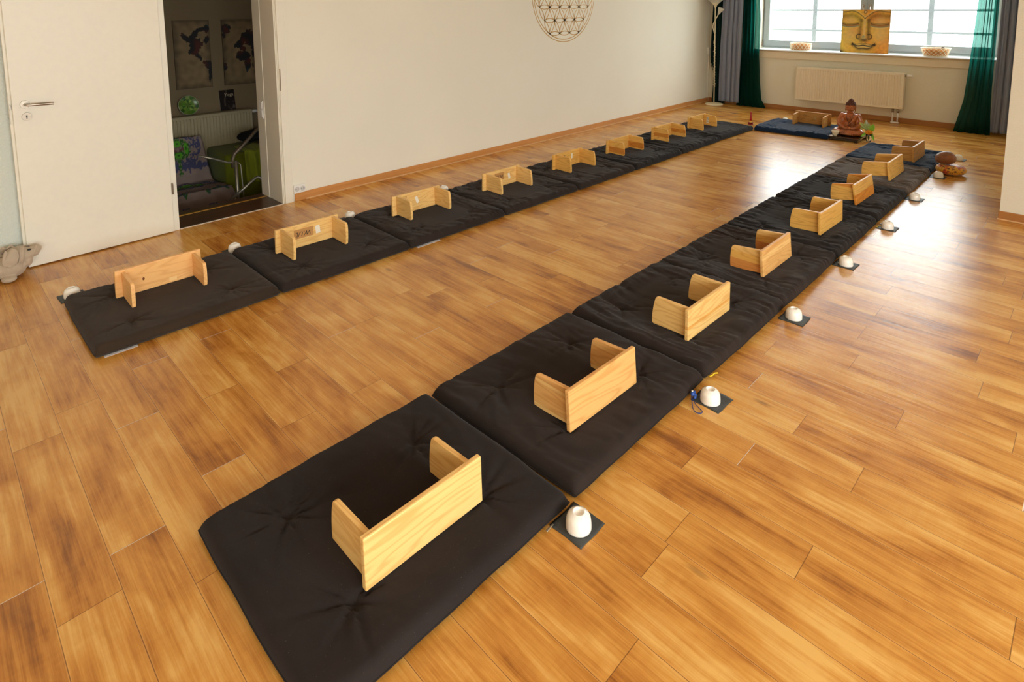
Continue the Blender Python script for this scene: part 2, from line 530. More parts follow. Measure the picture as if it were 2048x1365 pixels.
# local frame: +x out of the leaf into the room, -y along the leaf
leaf = dp('door_leaf', M_LACQ, lambda b: (b.box((-.026, -.855, 0), (.012, 0, 1.985), .002, 1), b.box((-.026, -.870, 0), (-.010, -.84, 1.985), .002, 1)))
b = MB()
b.cone((.012, -.792, 1.048), (.020, -.792, 1.048), .0265, .0255, 28)
b.tube([(.018, -.792, 1.048), (.045, -.792, 1.048), (.058, -.787, 1.048), (.062, -.775, 1.047), (.062, -.70, 1.045), (.062, -.655, 1.044)], .0095, 12)
autosmooth(b.build('door_handle', M_STEEL, door))
b = MB(); b.cone((.012, -.789, .970), (.020, -.789, .970), .0265, .0255, 28)
kh = b.build('key_rosette', M_STEEL, door); autosmooth(kh)
b = MB(); b.cone((.0195, -.789, .975), (.0207, -.789, .975), .005, .005, 12); b.box((.0195, -.7915, .958), (.0207, -.7865, .974))
b.build('keyhole', M_BLACK, kh)
b = MB(); b.box((-.012, -.8685, 1.02), (.010, -.862, 1.05)); b.box((.0, -.869, .93), (.0022, -.8675, 1.13)); b.build('latch', M_STEEL, door)
b = MB(); b.box((-.004, .001, .278), (.017, .013, .362), .004, 2); b.build('hinge', M_STEEL, door)
b = MB(); b.box((-.004, .001, 1.74), (.017, .013, 1.824), .004, 2); b.build('hinge', M_STEEL, door)

# light switch on the jamb, double socket beside the door
sw = empty('light_switch', (-.325, DY1 - .004, .773), 0, 'white double light switch on the inside of the doorway', 'light switch')
b = MB(); b.box((-.041, -.006, -.077), (.041, .004, .077), .003, 2); b.build('switch_plate', M_WHITEP, sw)
for dz in (-.036, .036):
    b = MB(); b.box((-.031, -.010, dz - .031), (.031, -.004, dz + .031), .003, 2); b.build('rocker', M_WHITEP, sw)
so = empty('wall_socket', (.0, 2.288, .104), 0, 'white double power socket low on the wall beside the door casing', 'power socket')
b = MB(); b.box((.0005, -.052, -.036), (.016, .052, .036), .004, 2); b.build('socket_plate', M_WHITEP, so)
for dy in (-.024, .026):
    b = MB(); b.lathe([(0, 0), (.017, 0), (.020, .003), (.021, .003)], 20)
    b.bm.transform(Matrix.Translation((.0165, dy, 0)) @ Matrix.Rotation(PI / 2, 4, 'Y'))
    i = b.build('socket_inset', mat('socket_grey', (205, 204, 200), .5), so)
    b = MB()
    for q in (-.009, .009): b.ell((.0185, dy + q, 0), (.002, .0035, .0035), 8, 6)
    b.build('socket_hole', M_BLACK, i)

# ---------------------------------------------------------------- window
M_SILL = mat('white_window_sill', (235, 238, 240), .3, var=.01)
M_FRAME = mat('grey_window_frame', (168, 176, 178), .4, var=.02)
t = Nt('veiled_window_glass'); t.n.remove(t.b)
tr = t.new('BsdfTransparent'); gl = t.new('BsdfGlossy'); gl.inputs['Roughness'].default_value = .05; tl = t.new('BsdfTranslucent')
tl.inputs['Color'].default_value = (.95, .97, .97, 1)
tr.inputs['Color'].default_value = (.76, .77, .77, 1)
m1 = t.new('MixShader'); m1.inputs[0].default_value = .02; t.link(tr.outputs[0], m1.inputs[1]); t.link(tl.outputs[0], m1.inputs[2])
m2 = t.new('MixShader'); m2.inputs[0].default_value = .04; t.link(m1.outputs[0], m2.inputs[1]); t.link(gl.outputs[0], m2.inputs[2])
t.link(m2.outputs[0], t.out.inputs[0]); M_PANE = t.m

FY = 9.95
win = empty('window_1', ((WX0 + WX1) / 2, FY, .94)); struct(win)
def wbox(name, m, parent, *boxes, bev=.003):
    b = MB(); o = win.location
    for lo, hi in boxes: b.box(tuple(Vector(lo) - o), tuple(Vector(hi) - o), bev, 1)
    return b.build(name, m, parent)
X0, X1, Z0, Z1 = .76, 3.83, .935, 2.44
MX = 2.265
wbox('window_frame', M_FRAME, win, ((X0, FY + .005, Z0), (X1, FY + .075, Z0 + .045)), ((X0, FY + .005, Z1 - .04), (X1, FY + .075, Z1)),
     ((X0, FY + .005, Z0 + .0452), (X0 + .035, FY + .075, Z1 - .0402)), ((X1 - .035, FY + .005, Z0 + .0452), (X1, FY + .075, Z1 - .0402)))
for a, c in ((X0 + .02, MX - .002), (MX + .002, X1 - .02)):
    z0, z1, w = Z0 + .035, Z1 - .03, .085
    s_ = wbox('sash', M_FRAME, win, ((a, FY - .015, z0), (c, FY + .05, z0 + .09)), ((a, FY - .015, z1 - w), (c, FY + .05, z1)),
              ((a, FY - .015, z0 + .0902), (a + w, FY + .05, z1 - w - .0002)), ((c - w, FY - .015, z0 + .0902), (c, FY + .05, z1 - w - .0002)), bev=.001)
    wbox('pane', M_PANE, s_, ((a + w - .01, FY + .02, z0 + .08), (c - w + .01, FY + .026, z1 - w + .01)), bev=0)
    q = MX - .045 if a < 1 else MX + .045
    b = MB(); b.box((q - .016, FY - .024, 1.56), (q + .016, FY - .014, 1.63), .003, 1); b.tube([(q, FY - .02, 1.60), (q, FY - .05, 1.60), (q, FY - .055, 1.58), (q, FY - .055, 1.50)], .008, 8)
    b.bm.transform(Matrix.Translation(-win.location)); autosmooth(b.build('window_handle', M_STEEL, s_))
for q in (X0 + .012, X1 - .03):
    b = MB(); b.tube([(q, FY - .022, .965), (q, FY - .022, 1.06)], .009, 8); b.bm.transform(Matrix.Translation(-win.location)); b.build('hinge', M_STEEL, win)
wbox('window_sill', M_SILL, win, ((WX0 + .001, 9.585, .905), (WX1 - .001, FY + .004, .934)), bev=.004)
wbox('sill_apron', mat('cream_sill_apron', (232, 218, 190), .5, var=.01), win, ((WX0 - .01, 9.600, .80), (WX1 + .01, 9.6195, .9045)), bev=.003)
wbox('sill_nosing', mat('brown_sill_edge', (188, 160, 120), .5), win, ((WX0 + .001, 9.583, .905), (WX1 - .001, 9.5895, .918)), bev=.001)

# frames of the windows in the right wall (out of view, they let the daylight in)
for i, (a, c) in enumerate(RWIN):
    b = MB(); x = XR + .12
    b.box((x, a, .9), (x + .06, c, .97)); b.box((x, a, 2.33), (x + .06, c, 2.4))
    for y in (a, (a + c) / 2 - .04, c - .07): b.box((x, y, .9), (x + .06, y + .07, 2.4))
    struct(b.build('window_%d' % (i + 2), M_FRAME))

# steel grille outside the window
gr = empty('window_grille', (2.3, 10.6, 0), 0, 'grille of thin grey bars outside the bright back window', 'window grille')
for z in (1.209, 1.5355, 1.86, 2.19, .88, 2.5):
    b = MB(); b.box((-1.9, -.012, z - .016), (1.9, .012, z + .016)); b.build('crossbar', mat('dark_grille_paint', (84, 92, 90), .5), gr)
for x in (-.973, .626, -2.2 + .3, 1.9):
    b = MB(); b.box((x - .032, .013, .78), (x + .032, .05, 2.6)); b.build('upright', mat('dark_grille_paint', (84, 92, 90), .5), gr)

# ---------------------------------------------------------------- radiators
M_RAD = mat('cream_radiator_enamel', (238, 226, 200), .35, var=.01)
def radiator(root, w, h, thick, pitch, m):
    """front at -y of root, local x 0..w, z 0..h"""
    b = MB()
    b.box((0, -.0, 0), (w, thick - .02, h), .006, 2)
    n = int((w - .05) / pitch)
    o = b.build('radiator_body', m, root)
    p = MB()
    x = .02
    # corrugated front panel as one profile
    prof = [(.004, 0)]
    for i in range(n):
        c = .025 + (i + .5) * (w - .05) / n; q = (w - .05) / n
        prof += [(c - q * .30, 0), (c - q * .18, .007), (c + q * .18, .007), (c + q * .30, 0)]
    prof += [(w - .004, 0)]
    z0, z1 = .035, h - .04
    vs, fs = [], []
    for z, k in ((.004, 0), (z0 - .012, 0), (z0, 1), (z1, 1), (z1 + .008, 0), (h - .004, 0)):
        vs += [(x_, -.002 - .0 - (0) + (d * k) * 1.0 - .009, z) for x_, d in prof]
    L = len(prof)
    for r in range(5):
        for i in range(L - 1): fs.append((r * L + i, r * L + i + 1, (r + 1) * L + i + 1, (r + 1) * L + i))
    i0 = len(vs); vs += [(.004, 0, .004), (w - .004, 0, .004), (w - .004, 0, h - .004), (.004, 0, h - .004)]
    fs += [(i0, i0 + 1, L - 1, 0), (i0 + 3, 5 * L, 6 * L - 1, i0 + 2)]
    me = bpy.data.meshes.new('front_panel'); me.from_pydata(vs, [], fs); link('front_panel', me, m, root)
    b = MB()
    k = int(w / .022)
    for i in range(k): b.box((.02 + i * (w - .04) / k, .015, h - .001), (.02 + (i + .55) * (w - .04) / k, thick - .035, h + .0015))
    b.build('top_grille', m, root)
    return o


rad = empty('radiator', (1.478, 9.50, .205), 0, 'white ribbed panel radiator on the wall below the back window', 'radiator')
radiator(rad, 1.405, .495, .10, .0335, M_RAD)
for x in (.2, 1.15):
    b = MB(); b.box((x, .08, .1), (x + .04, .119, .4)); b.build('wall_bracket', M_RAD, rad)
b = MB(); b.tube([(1.405, .04, .46), (1.425, .04, .46)], .017, 14); v_ = b.build('valve', M_STEEL, rad, True)
b = MB(); b.tube([(1.425, .04, .46), (1.445, .04, .46), (1.447, .04, .46), (1.475, .04, .46), (1.49, .04, .46)], [.020, .022, .018, .019, .014], 14); b.build('thermostat_head', M_WHITEP, v_, True)
for x in (1.285, 1.345):
    b = MB(); b.tube([(x, .045, .0), (x, .045, -.055)], .015, 12); b.build('union_nut', M_STEEL, rad, True)
    b = MB(); b.tube([(x, .045, -.05), (x, .045, -.19)], .009, 10); b.build('pipe', M_WHITEP, rad, True)
b = MB(); b.box((1.265, .025, -.204), (1.365, .065, -.186), .006, 2); b.build('pipe_collar', M_WHITEP, rad)

# ---------------------------------------------------------------- mats
def mat_surface(seed, wr, dimples):
    def h(lx, ly, W, L):
        ex, ey = abs(lx) / (W / 2), abs(ly) / (L / 2)
        e = max(0, 1 - (max(0, (ex - .90)) / .10) ** 2.2) ** .5 if ex < 1 else 0
        f = max(0, 1 - (max(0, (ey - .915)) / .085) ** 2.2) ** .5 if ey < 1 else 0
        z = .017 + .033 * e * f
        crease = 0
        for dx, dy in dimples:
            d2 = math.hypot(lx - dx, ly - dy)
            crease += .015 * math.exp(-(d2 / .020) ** 2) + .010 * math.exp(-(d2 / .085) ** 2)
            a = math.atan2(ly - dy, lx - dx)
            s_ = noise.noise(Vector((math.cos(a) * 1.6 + seed, math.sin(a) * 1.6, dx * 7 + dy * 3)))
            crease += .011 * max(0, 1 - abs(s_) * 6) * math.exp(-(d2 / .15) ** 2) * min(1, d2 / .02)
        n1 = noise.noise(Vector((lx * 3.2 + seed * 3, ly * 3.2, seed)))
        n2 = noise.noise(Vector((lx * 2.2 + seed, ly * 11 + n1 * 1.5, seed * 2)))
        n3 = noise.noise(Vector((lx * 5 + seed, ly * 24 + n1 * 3, seed * 3)))
        n4 = noise.noise(Vector((lx * 16 + n1 * 2, ly * 5 + seed, seed * 5)))
        ridge = (1 - abs(n2) * 2.2) * .0075 * wr + (1 - abs(n3) * 2) * .0055 * wr + (1 - abs(n4) * 2) * .0028 * wr + n1 * .006 + .003 - .004 * wr
        zz = z + (ridge * 1.25 + .0025 - crease) * min(1, e * f * 1.3)
        k = min(1, max(0, (.30 - abs(lx)) / .05)) * min(1, max(0, (.31 - abs(ly)) / .05))    # pressed flat under the bench
        cap = .0545
        zc = zz if zz < cap - .005 else cap - .005 * math.exp(-(zz - cap + .005) / .005)
        return zz + (zc - zz) * k
    return h


def zabuton(label, cx, cy, rz, color, seed, wr, group, W=.775, L=.905, name='floor_mat'):
    root = empty(name, (cx, cy, 0), rz, label, 'mat', group)
    rnd = random.Random(seed)
    dm = [(sx * (W / 2 - .192) + rnd.uniform(-.012, .012), sy * (L / 2 - .212) + rnd.uniform(-.012, .012)) for sx in (-1, 1) for sy in (-1, 1)]
    h = mat_surface(seed, wr, dm)
    nu, nv = 78, 92
    def outline(lx, ly):
        # soft sides: a little in-and-out, rounded corner tips
        ex, ey = lx / (W / 2), ly / (L / 2)
        k = 1 - .012 * (ex * ex * ey * ey) ** 2
        w = .0045 * noise.noise(Vector((ly * 6, seed, 1))) * abs(ex) ** 3
        v = .0045 * noise.noise(Vector((lx * 6, seed, 2))) * abs(ey) ** 3
        return lx * k + math.copysign(abs(w), ex) * (1 if w > 0 else -1), ly * k + math.copysign(abs(v), ey) * (1 if v > 0 else -1)
    vs, fs = [], []
    def coord(i, n):   # denser near the rim
        t_ = i / n * 2 - 1
        return math.copysign(abs(t_) ** .88, t_)
    for j in range(nv + 1):
        for i in range(nu + 1):
            lx, ly = coord(i, nu) * W / 2, coord(j, nv) * L / 2
            z = h(lx, ly, W, L); ox, oy = outline(lx, ly)
            vs.append((ox, oy, z))
    N = len(vs)
    for j in range(nv + 1):
        for i in range(nu + 1):
            lx, ly = coord(i, nu) * W / 2, coord(j, nv) * L / 2
            ex, ey = abs(lx) / (W / 2), abs(ly) / (L / 2)
            q = max(ex, ey)
            ox, oy = outline(lx, ly)
            vs.append((ox, oy, .0005 + (.0155 if q > .9999 else .012 * max(0, (q - .965) / .035) ** 1.5)))
    def idx(i, j, o=0): return o + j * (nu + 1) + i
    for j in range(nv):
        for i in range(nu):
            fs.append((idx(i, j), idx(i + 1, j), idx(i + 1, j + 1), idx(i, j + 1)))
            fs.append((idx(i, j + 1, N), idx(i + 1, j + 1, N), idx(i + 1, j, N), idx(i, j, N)))
    for i in range(nu):
        fs.append((idx(i, 0, N), idx(i + 1, 0, N), idx(i + 1, 0), idx(i, 0)))
        fs.append((idx(i, nv), idx(i + 1, nv), idx(i + 1, nv, N), idx(i, nv, N)))
    for j in range(nv):
        fs.append((idx(0, j), idx(0, j + 1), idx(0, j + 1, N), idx(0, j, N)))
        fs.append((idx(nu, j, N), idx(nu, j + 1, N), idx(nu, j + 1), idx(nu, j)))
    me = bpy.data.meshes.new('mat_cover'); me.from_pydata(vs, [], fs)
    body = link('mat_cover', me, color, root, True)
    # sewn welt round the rim
    b = MB(); pts = []
    for k in range(61): pts.append((-W / 2 + W * k / 60, -L / 2))
    for k in range(1, 71): pts.append((W / 2, -L / 2 + L * k / 70))
    for k in range(1, 61): pts.append((W / 2 - W * k / 60, L / 2))
    for k in range(1, 70): pts.append((-W / 2, L / 2 - L * k / 70))
    q = [(*outline(x, y), .0165) for x, y in pts]; q.append(q[0])
    b.tube(q, .0028, 5, False); b.build('welt', color, root, True)
    return root


F_BLACK = fabric('black_cotton_fabric', (41, 35, 33), .14)
F_BLACK2 = fabric('worn_black_cotton_fabric', (44, 36, 32), .16)
F_BROWN = fabric('faded_brown_black_fabric', (54, 43, 34), .18)
F_CHAR = fabric('charcoal_black_fabric', (36, 32, 31), .15, fold=.3)
F_GREYB = fabric('grey_brown_fabric', (84, 73, 65), .25, fold=.4)
F_NAVY = fabric('navy_blue_fabric', (26, 42, 64), .3, fold=.35)

MATS_R = [
    ('dark black floor mat nearest the camera, cut off by the bottom edge', F_BLACK, .25, 0.970, .003),
    ('black floor mat in the right row, second from the camera', F_BLACK2, .5, 1.895, .006),
    ('creased black floor mat in the right row, third from the camera', F_BLACK2, .9, 2.810, 0),
    ('black floor mat in the right row under the bench with three-tone side boards', F_BLACK2, .9, 3.682, .004),
    ('crumpled black floor mat in the right row, fifth from the camera', F_CHAR, 1.1, 4.578, 0),
    ('crumpled black floor mat in the right row, sixth from the camera', F_CHAR, 1.2, 5.495, -.004),
    ('faded grey-brown crumpled mat just before the blue mat in the right row', F_GREYB, 1.3, 6.408, 0),
    ('dark blue floor mat at the far end of the right row beside the flower vase', F_NAVY, 1.1, 7.338, -.012),
]
for i, (lb, m_, wr, cy, rz) in enumerate(MATS_R):
    zabuton(lb, 3.322 if i else 3.325, cy, rz, m_, 11 + i, wr, 'floor mats in the right row')
MATS_L = [
    ('brown-black faded floor mat at the near end of the left row', F_BROWN, .35, .958, 0),
    ('black floor mat in the left row, second from the door', F_BLACK2, .4, 1.868, 0),
    ('thick creased black mat in the left row with white sheet under its corner', F_BLACK2, 1.0, 2.772, -.004),
    ('black floor mat in the left row, fourth from the door', F_BLACK2, .8, 3.684, 0),
    ('black floor mat in the left row, fifth from the door', F_BLACK2, .8, 4.596, .006),
    ('crumpled black floor mat in the left row, sixth from the door', F_CHAR, 1.0, 5.508, 0),
    ('crumpled charcoal mat in the left row, seventh from the door', F_CHAR, 1.2, 6.424, 0),
    ('charcoal mat at the far end of the left row beside the red candle', F_CHAR, 1.2, 7.346, -.02),
]
for i, (lb, m_, wr, cy, rz) in enumerate(MATS_L):
    zabuton(lb, 1.19, cy, rz, m_, 31 + i, wr, 'floor mats in the left row')
zabuton('dark blue floor mat lying crosswise in front of the radiator wall', 2.02, 8.175, PI / 2 + .045, F_NAVY, 57, 1.0, None)

# ---------------------------------------------------------------- kneeling benches (lying on their side)
def bench(side, q, label, light, dark, pb=None, lb=None, group=None):
    x, y, z0, yaw, lean, L, Hh, D, a, b_, ins, Dt = q
    base = {'R': PI / 2, 'L': PI / 2, 'B': 0}[side]
    t_ = .020
    root = empty('kneeling_bench', (x, y, z0), yaw + base, label, 'bench', group)
    # local: +X = u. For L and B legs point to -Y (v), for R to +Y
    sv = 1 if side == 'R' else -1
    cl, sl = math.cos(lean), math.sin(lean)
    def P(u, v, w): return Vector((u, sv * (cl * v + sl * w), -sl * v + cl * w))
    mp = pine('pine_seat_board', light, dark, pb)
    ml = pine('pine_leg_board', light, dark, lb, 'Y')
    b = MB(); b.box((-L / 2, 0, 0), (L / 2, t_, Hh), .004, 2)
    for v in b.bm.verts: v.co = P(*v.co)
    # slight rounding of the four corners is in the bevel
    b.build('seat_board', mp, root)
    a = max(a, -.004)
    r = .016
    poly = [(t_, a), (D - r * .5, a), (D, a + r * .4)]
    n = 6
    for k in range(1, n):
        f = k / n; w = a + r * .4 + f * (b_ - a - r * 1.2)
        poly.append((D + (Dt - D) * f + .004 * math.sin(PI * f), w))
    poly += [(Dt, b_ - r * .8), (Dt - r * .3, b_ - r * .25), (Dt - r * .9, b_), (t_, b_)]
    lt = .018
    for u0 in (-L / 2 + ins, L / 2 - ins - lt):
        c = MB(); c.prism(poly, lambda p, w, t0, u0=u0: P(u0 + t0, p, w), lt, .0022)
        c.build('leg_board', ml, root)
    root['_geo'] = 0
    del root['_geo']
    return root, P, (L, Hh, ins, D)


YL, YD = (246, 203, 128), (214, 150, 72)       # fresh yellow pine
OL, OD = (238, 184, 112), (206, 136, 66)       # orange aged pine
GL, GD = (240, 186, 96), (196, 132, 52)        # golden
BL, BD = (206, 152, 80), (160, 104, 44)        # browner
w1 = (1, 1, 1, 1)
BEN = [
 ('R', (3.533, 0.978, 0.055, 0.001, 0.032, 0.433, 0.156, 0.226, -0.010, 0.138, 0.023, 0.214), 'pale pine kneeling bench on its side, nearest the camera in the right row', YL, YD, None, None),
 ('R', (3.540, 1.852, 0.055, -0.016, 0.070, 0.433, 0.160, 0.213, 0.007, 0.149, 0.026, 0.199), 'orange pine kneeling bench with pale stripes across its side boards', OL, OD, None, [(0, (1.1, 1.3, 1.5, 1)), (.14, w1), (.74, (1.1, 1.3, 1.5, 1)), (.83, w1)]),
 ('R', (3.541, 2.724, 0.054, -0.012, 0.011, 0.430, 0.154, 0.216, 0.005, 0.150, 0.027, 0.198), 'pale pine kneeling bench with one darker stripe, third in the right row', YL, YD, [(0, w1), (.36, (.92, .74, .50, 1)), (.46, w1)], None),
 ('R', (3.515, 3.653, 0.054, -0.006, 0.091, 0.424, 0.156, 0.215, 0.012, 0.150, 0.023, 0.200), 'pine kneeling bench with three-tone side boards, fourth in the right row', OL, OD, [(0, w1), (.62, (1.12, 1.28, 1.45, 1)), (.80, w1)], [(0, (.84, .60, .42, 1)), (.42, (1.02, 1.0, .68, 1)), (.72, (1.08, 1.18, 1.15, 1))]),
 ('R', (3.534, 4.573, 0.055, -0.028, 0.046, 0.431, 0.153, 0.220, 0.007, 0.151, 0.025, 0.201), 'golden pine kneeling bench on its side, fifth in the right row', GL, GD, None, None),
 ('R', (3.522, 5.444, 0.057, -0.024, 0.170, 0.443, 0.161, 0.199, 0.032, 0.165, 0.021, 0.180), 'tilted kneeling bench with darker orange lower half, sixth in the right row', GL, GD, [(0, (.90, .60, .32, 1)), (.5, w1)], [(0, w1), (.78, (.88, .62, .40, 1))]),
 ('R', (3.534, 6.383, 0.060, -0.012, 0.140, 0.460, 0.162, 0.237, 0.036, 0.163, 0.019, 0.219), 'kneeling bench with bold oval grain on the faded grey-brown mat', GL, GD, None, None),
 ('R', (3.534, 7.260, 0.055, -0.019, 0.073, 0.442, 0.156, 0.200, 0.005, 0.151, 0.024, 0.194), 'brown pine kneeling bench on the blue mat at the end of the right row', BL, BD, None, None),
 ('L', (1.047, 0.930, 0.055, 0.001, 0.041, 0.444, 0.156, 0.211, 0.009, 0.145, 0.032, 0.208), 'orange pine kneeling bench with a dark knot, nearest the door', (250, 196, 126), (228, 158, 88), None, None),
 ('L', (1.097, 1.813, 0.056, -0.012, 0.020, 0.444, 0.157, 0.204, 0.005, 0.155, 0.031, 0.207), 'pine kneeling bench with a large brown label and a strip of tape', YL, YD, None, None),
 ('L', (1.057, 2.741, 0.056, -0.039, -0.015, 0.442, 0.151, 0.216, 0.009, 0.151, 0.034, 0.209), 'pine kneeling bench with a scribble and tilted tape, third in the left row', YL, YD, None, None),
 ('L', (1.078, 3.648, 0.055, -0.001, 0.031, 0.450, 0.152, 0.215, 0.009, 0.149, 0.033, 0.198), 'pine kneeling bench with a half-hidden brown label, fourth in the left row', YL, YD, None, None),
 ('L', (1.073, 4.574, 0.055, -0.012, 0.025, 0.447, 0.151, 0.216, 0.009, 0.152, 0.031, 0.200), 'golden pine kneeling bench, fifth in the left row', GL, GD, None, None),
 ('L', (1.066, 5.459, 0.055, -0.004, 0.028, 0.445, 0.146, 0.215, 0.011, 0.149, 0.033, 0.200), 'bench with brown lower band on its near side board, sixth in left row', GL, GD, None, [(0, (.98, .95, .85, 1)), (.12, (.74, .50, .32, 1)), (.52, w1)]),
 ('L', (1.063, 6.376, 0.056, -0.034, 0.022, 0.451, 0.152, 0.215, 0.008, 0.151, 0.034, 0.198), 'bench with brown middle band on its near side board, seventh in left row', GL, GD, None, [(0, w1), (.30, (.76, .54, .34, 1)), (.60, w1)]),
 ('L', (1.048, 7.242, 0.054, -0.018, 0.028, 0.437, 0.153, 0.204, 0.008, 0.147, 0.035, 0.186), 'kneeling bench with a printed white sticker on its far side board', GL, (190, 124, 50), None, None),
 ('B', (2.094, 8.463, 0.055, 0.004, 0.061, 0.446, 0.159, 0.205, 0.007, 0.146, 0.029, 0.197), 'kneeling bench with handwritten mark on the crosswise blue mat', BL, BD, None, None),
]
BO = []
for s_, q, lb_, l_, d_, pb_, lgb in BEN:
    BO.append(bench(s_, q, lb_, l_, d_, pb_, lgb, {'R': 'kneeling benches in the right row', 'L': 'kneeling benches in the left row', 'B': None}[s_]))


def sticker(i, name, u0, u1, w0, w1_, m, rot=0, label=None):
    """patch on the inner face of the seat board"""
    root, P, g = BO[i]
    cu, cw = (u0 + u1) / 2, (w0 + w1_) / 2
    c = MB(); c.box((u0 - cu, 0, w0 - cw), (u1 - cu, .0008, w1_ - cw))
    R_ = Matrix.Rotation(rot, 4, 'Y')
    for v in c.bm.verts:
        p = R_ @ v.co; v.co = P(p.x + cu, .0202 + p.y, p.z + cw)
    o = c.build(name, m, root)
    if label: o['label'] = label
    return o


def board_text(i, s, u, w, size, flip=False, parent=None, shear=0):
    root, P, g = BO[i]
    o = P(u, .0212, w); eu = (P(u + 1, 0, 0) - P(u, 0, 0)); ew = (P(0, 0, 1) - P(0, 0, 0)); en = eu.cross(ew)
    if flip: eu, ew = -eu, -ew
    m = Matrix.Identity(4)
    for k in range(3): m[k][0], m[k][1], m[k][2], m[k][3] = eu[k], ew[k], en[k], o[k]
    return text('handwriting', s, size, M_INK, parent or root, m, shear)


k1 = sticker(9, 'label', -.10, .035, .062, .125, M_KRAFT, 0, 'brown paper label')
board_text(9, 'W.UL', -.032, .092, .045, True, k1, .3)
sticker(9, 'tape', .052, .084, .065, .120, M_PAPER, -.12, 'white tape strip')
board_text(10, '2', -.10, .125, .025)
sticker(10, 'tape', -.012, .012, .055, .112, M_PAPER, -.35, 'white tape strip')
k2 = sticker(11, 'label', -.09, .025, .060, .128, M_KRAFT, 0, 'brown paper label')
board_text(11, 'W.UL', -.035, .095, .042, True, k2, .3)
sticker(11, 'tape', .075, .10, .050, .105, M_PAPER, -.25, 'white tape strip')
board_text(12, '02', -.06, .115, .022)
sticker(12, 'tape', .045, .065, .070, .120, M_PAPER, 0, 'white tape strip')
board_text(16, 'D2', -.105, .105, .030, False, None, .5)
sticker(16, 'faded_mark', .014, .040, .067, .093, mat('faded_glue_mark', (196, 160, 104), .6), PI / 4)
# knots of the first left bench
root, P, g = BO[8]
c = MB(); c.lathe([(0, .0005), (.003, .0005), (.006, .0003), (.0075, 0)], 14); c.bm.transform(Matrix.Rotation(-PI / 2, 4, 'X'))
for v in c.bm.verts:
    p = v.co.copy(); v.co = P(p.x * .8 - .085, .0201 + abs(p.y), p.z * 1.2 + .072)
c.build('knot', mat('dark_pine_knot', (120, 62, 26), .5, var=.3), root)
c = MB(); c.box((.045, .0200, .012), (.085, .0206, .034)); [setattr(v, 'co', P(*v.co)) for v in c.bm.verts]; c.build('wood_plug', mat('pale_wood_filler', (252, 205, 138), .5), root)
# printed sticker on the far leg of the last left bench, white sticker on the first right bench
root, P, (L_, H_, ins_, D_) = BO[15]
uu = L_ / 2 - ins_ - .0186
c = MB(); c.box((uu - .0004, .060, .035), (uu + .0004, .090, .120)); [setattr(v, 'co', P(*v.co)) for v in c.bm.verts]
st = c.build('sticker', M_PAPER, root); st['label'] = 'white printed sticker'
o = P(uu - .001, .075, .078); m_ = Matrix.Identity(4)
ex = P(0, 0, 0) - P(0, 0, 1); ey = P(0, 1, 0) - P(0, 0, 0); en = P(0, 0, 0) - P(1, 0, 0)
for k in range(3): m_[k][0], m_[k][1], m_[k][2], m_[k][3] = ex[k], ey[k], en[k], o[k]
text('printing', 'WUL', .034, M_INK, st, m_)
root, P, (L_, H_, ins_, D_) = BO[0]
uu = L_ / 2 - ins_ - .0186
c = MB(); c.prism([(.030, .085), (.055, .085), (.055, .120), (.045, .120)], lambda p, w, t0: P(uu + t0, p, w), .0007); st = c.build('sticker', M_PAPER, root); st['label'] = 'white sticker'

# ---------------------------------------------------------------- cups on leather squares
def cup_profile():
    out = [(0, .0565), (.0135, .0565), (.0150, .0600), (.0160, .0638), (.0180, .0648), (.0203, .0638), (.0222, .0620), (.0280, .0585), (.0338, .0520), (.0378, .0430),
           (.0398, .0310), (.0410, .0180), (.0414, .0060), (.0412, .0010), (.0402, .0002), (.0390, .0010), (.0382, .0200), (.0350, .0400), (.0280, .0500), (.0, .0530)]
    return out


_napk = {}
def napkin(x, y, rz, seed, label, group, size=.126):
    rnd = random.Random(seed)
    ph = rnd.random() * 6
    def f(u, v):
        a, b = (u - .5) * size, (v - .5) * size
        e_ = .0012 * math.sin(ph + b * 60) * (abs(u - .5) * 2) ** 4
        g_ = .0012 * math.sin(ph * 2 + a * 55) * (abs(v - .5) * 2) ** 4
        return (a + e_, b + g_, .0022 + .0006 * math.sin(a * 50 + ph) * math.cos(b * 43))
    o = grid('leather_square', 14, 14, f, M_LEATHER)
    bm = bmesh.new(); bm.from_mesh(o.data)
    r = bmesh.ops.extrude_face_region(bm, geom=bm.faces[:])
    for v in [g for g in r['geom'] if isinstance(g, bmesh.types.BMVert)]: v.co.z = .0004
    bmesh.ops.recalc_face_normals(bm, faces=bm.faces)
    bm.to_mesh(o.data); bm.free()
    o.location = (x, y, 0); o.rotation_euler = (0, 0, rz)
    tag(o, label, 'coaster', group); return o


cup0 = None
def cup(x, y, label, group, z=.0030, flip=False):
    global cup0
    if cup0 is None:
        b = MB(); b.lathe([(r_, z_ * .84) for r_, z_ in cup_profile()], 40); cup0 = b.build('tea_bowl', M_PORC, None, True); o = cup0
    else:
        o = cup0.copy(); C.objects.link(o)
        for k in ('group',):
            if k in o: del o[k]
    o.location = (x, y, z)
    tag(o, label, 'bowl', group); return o


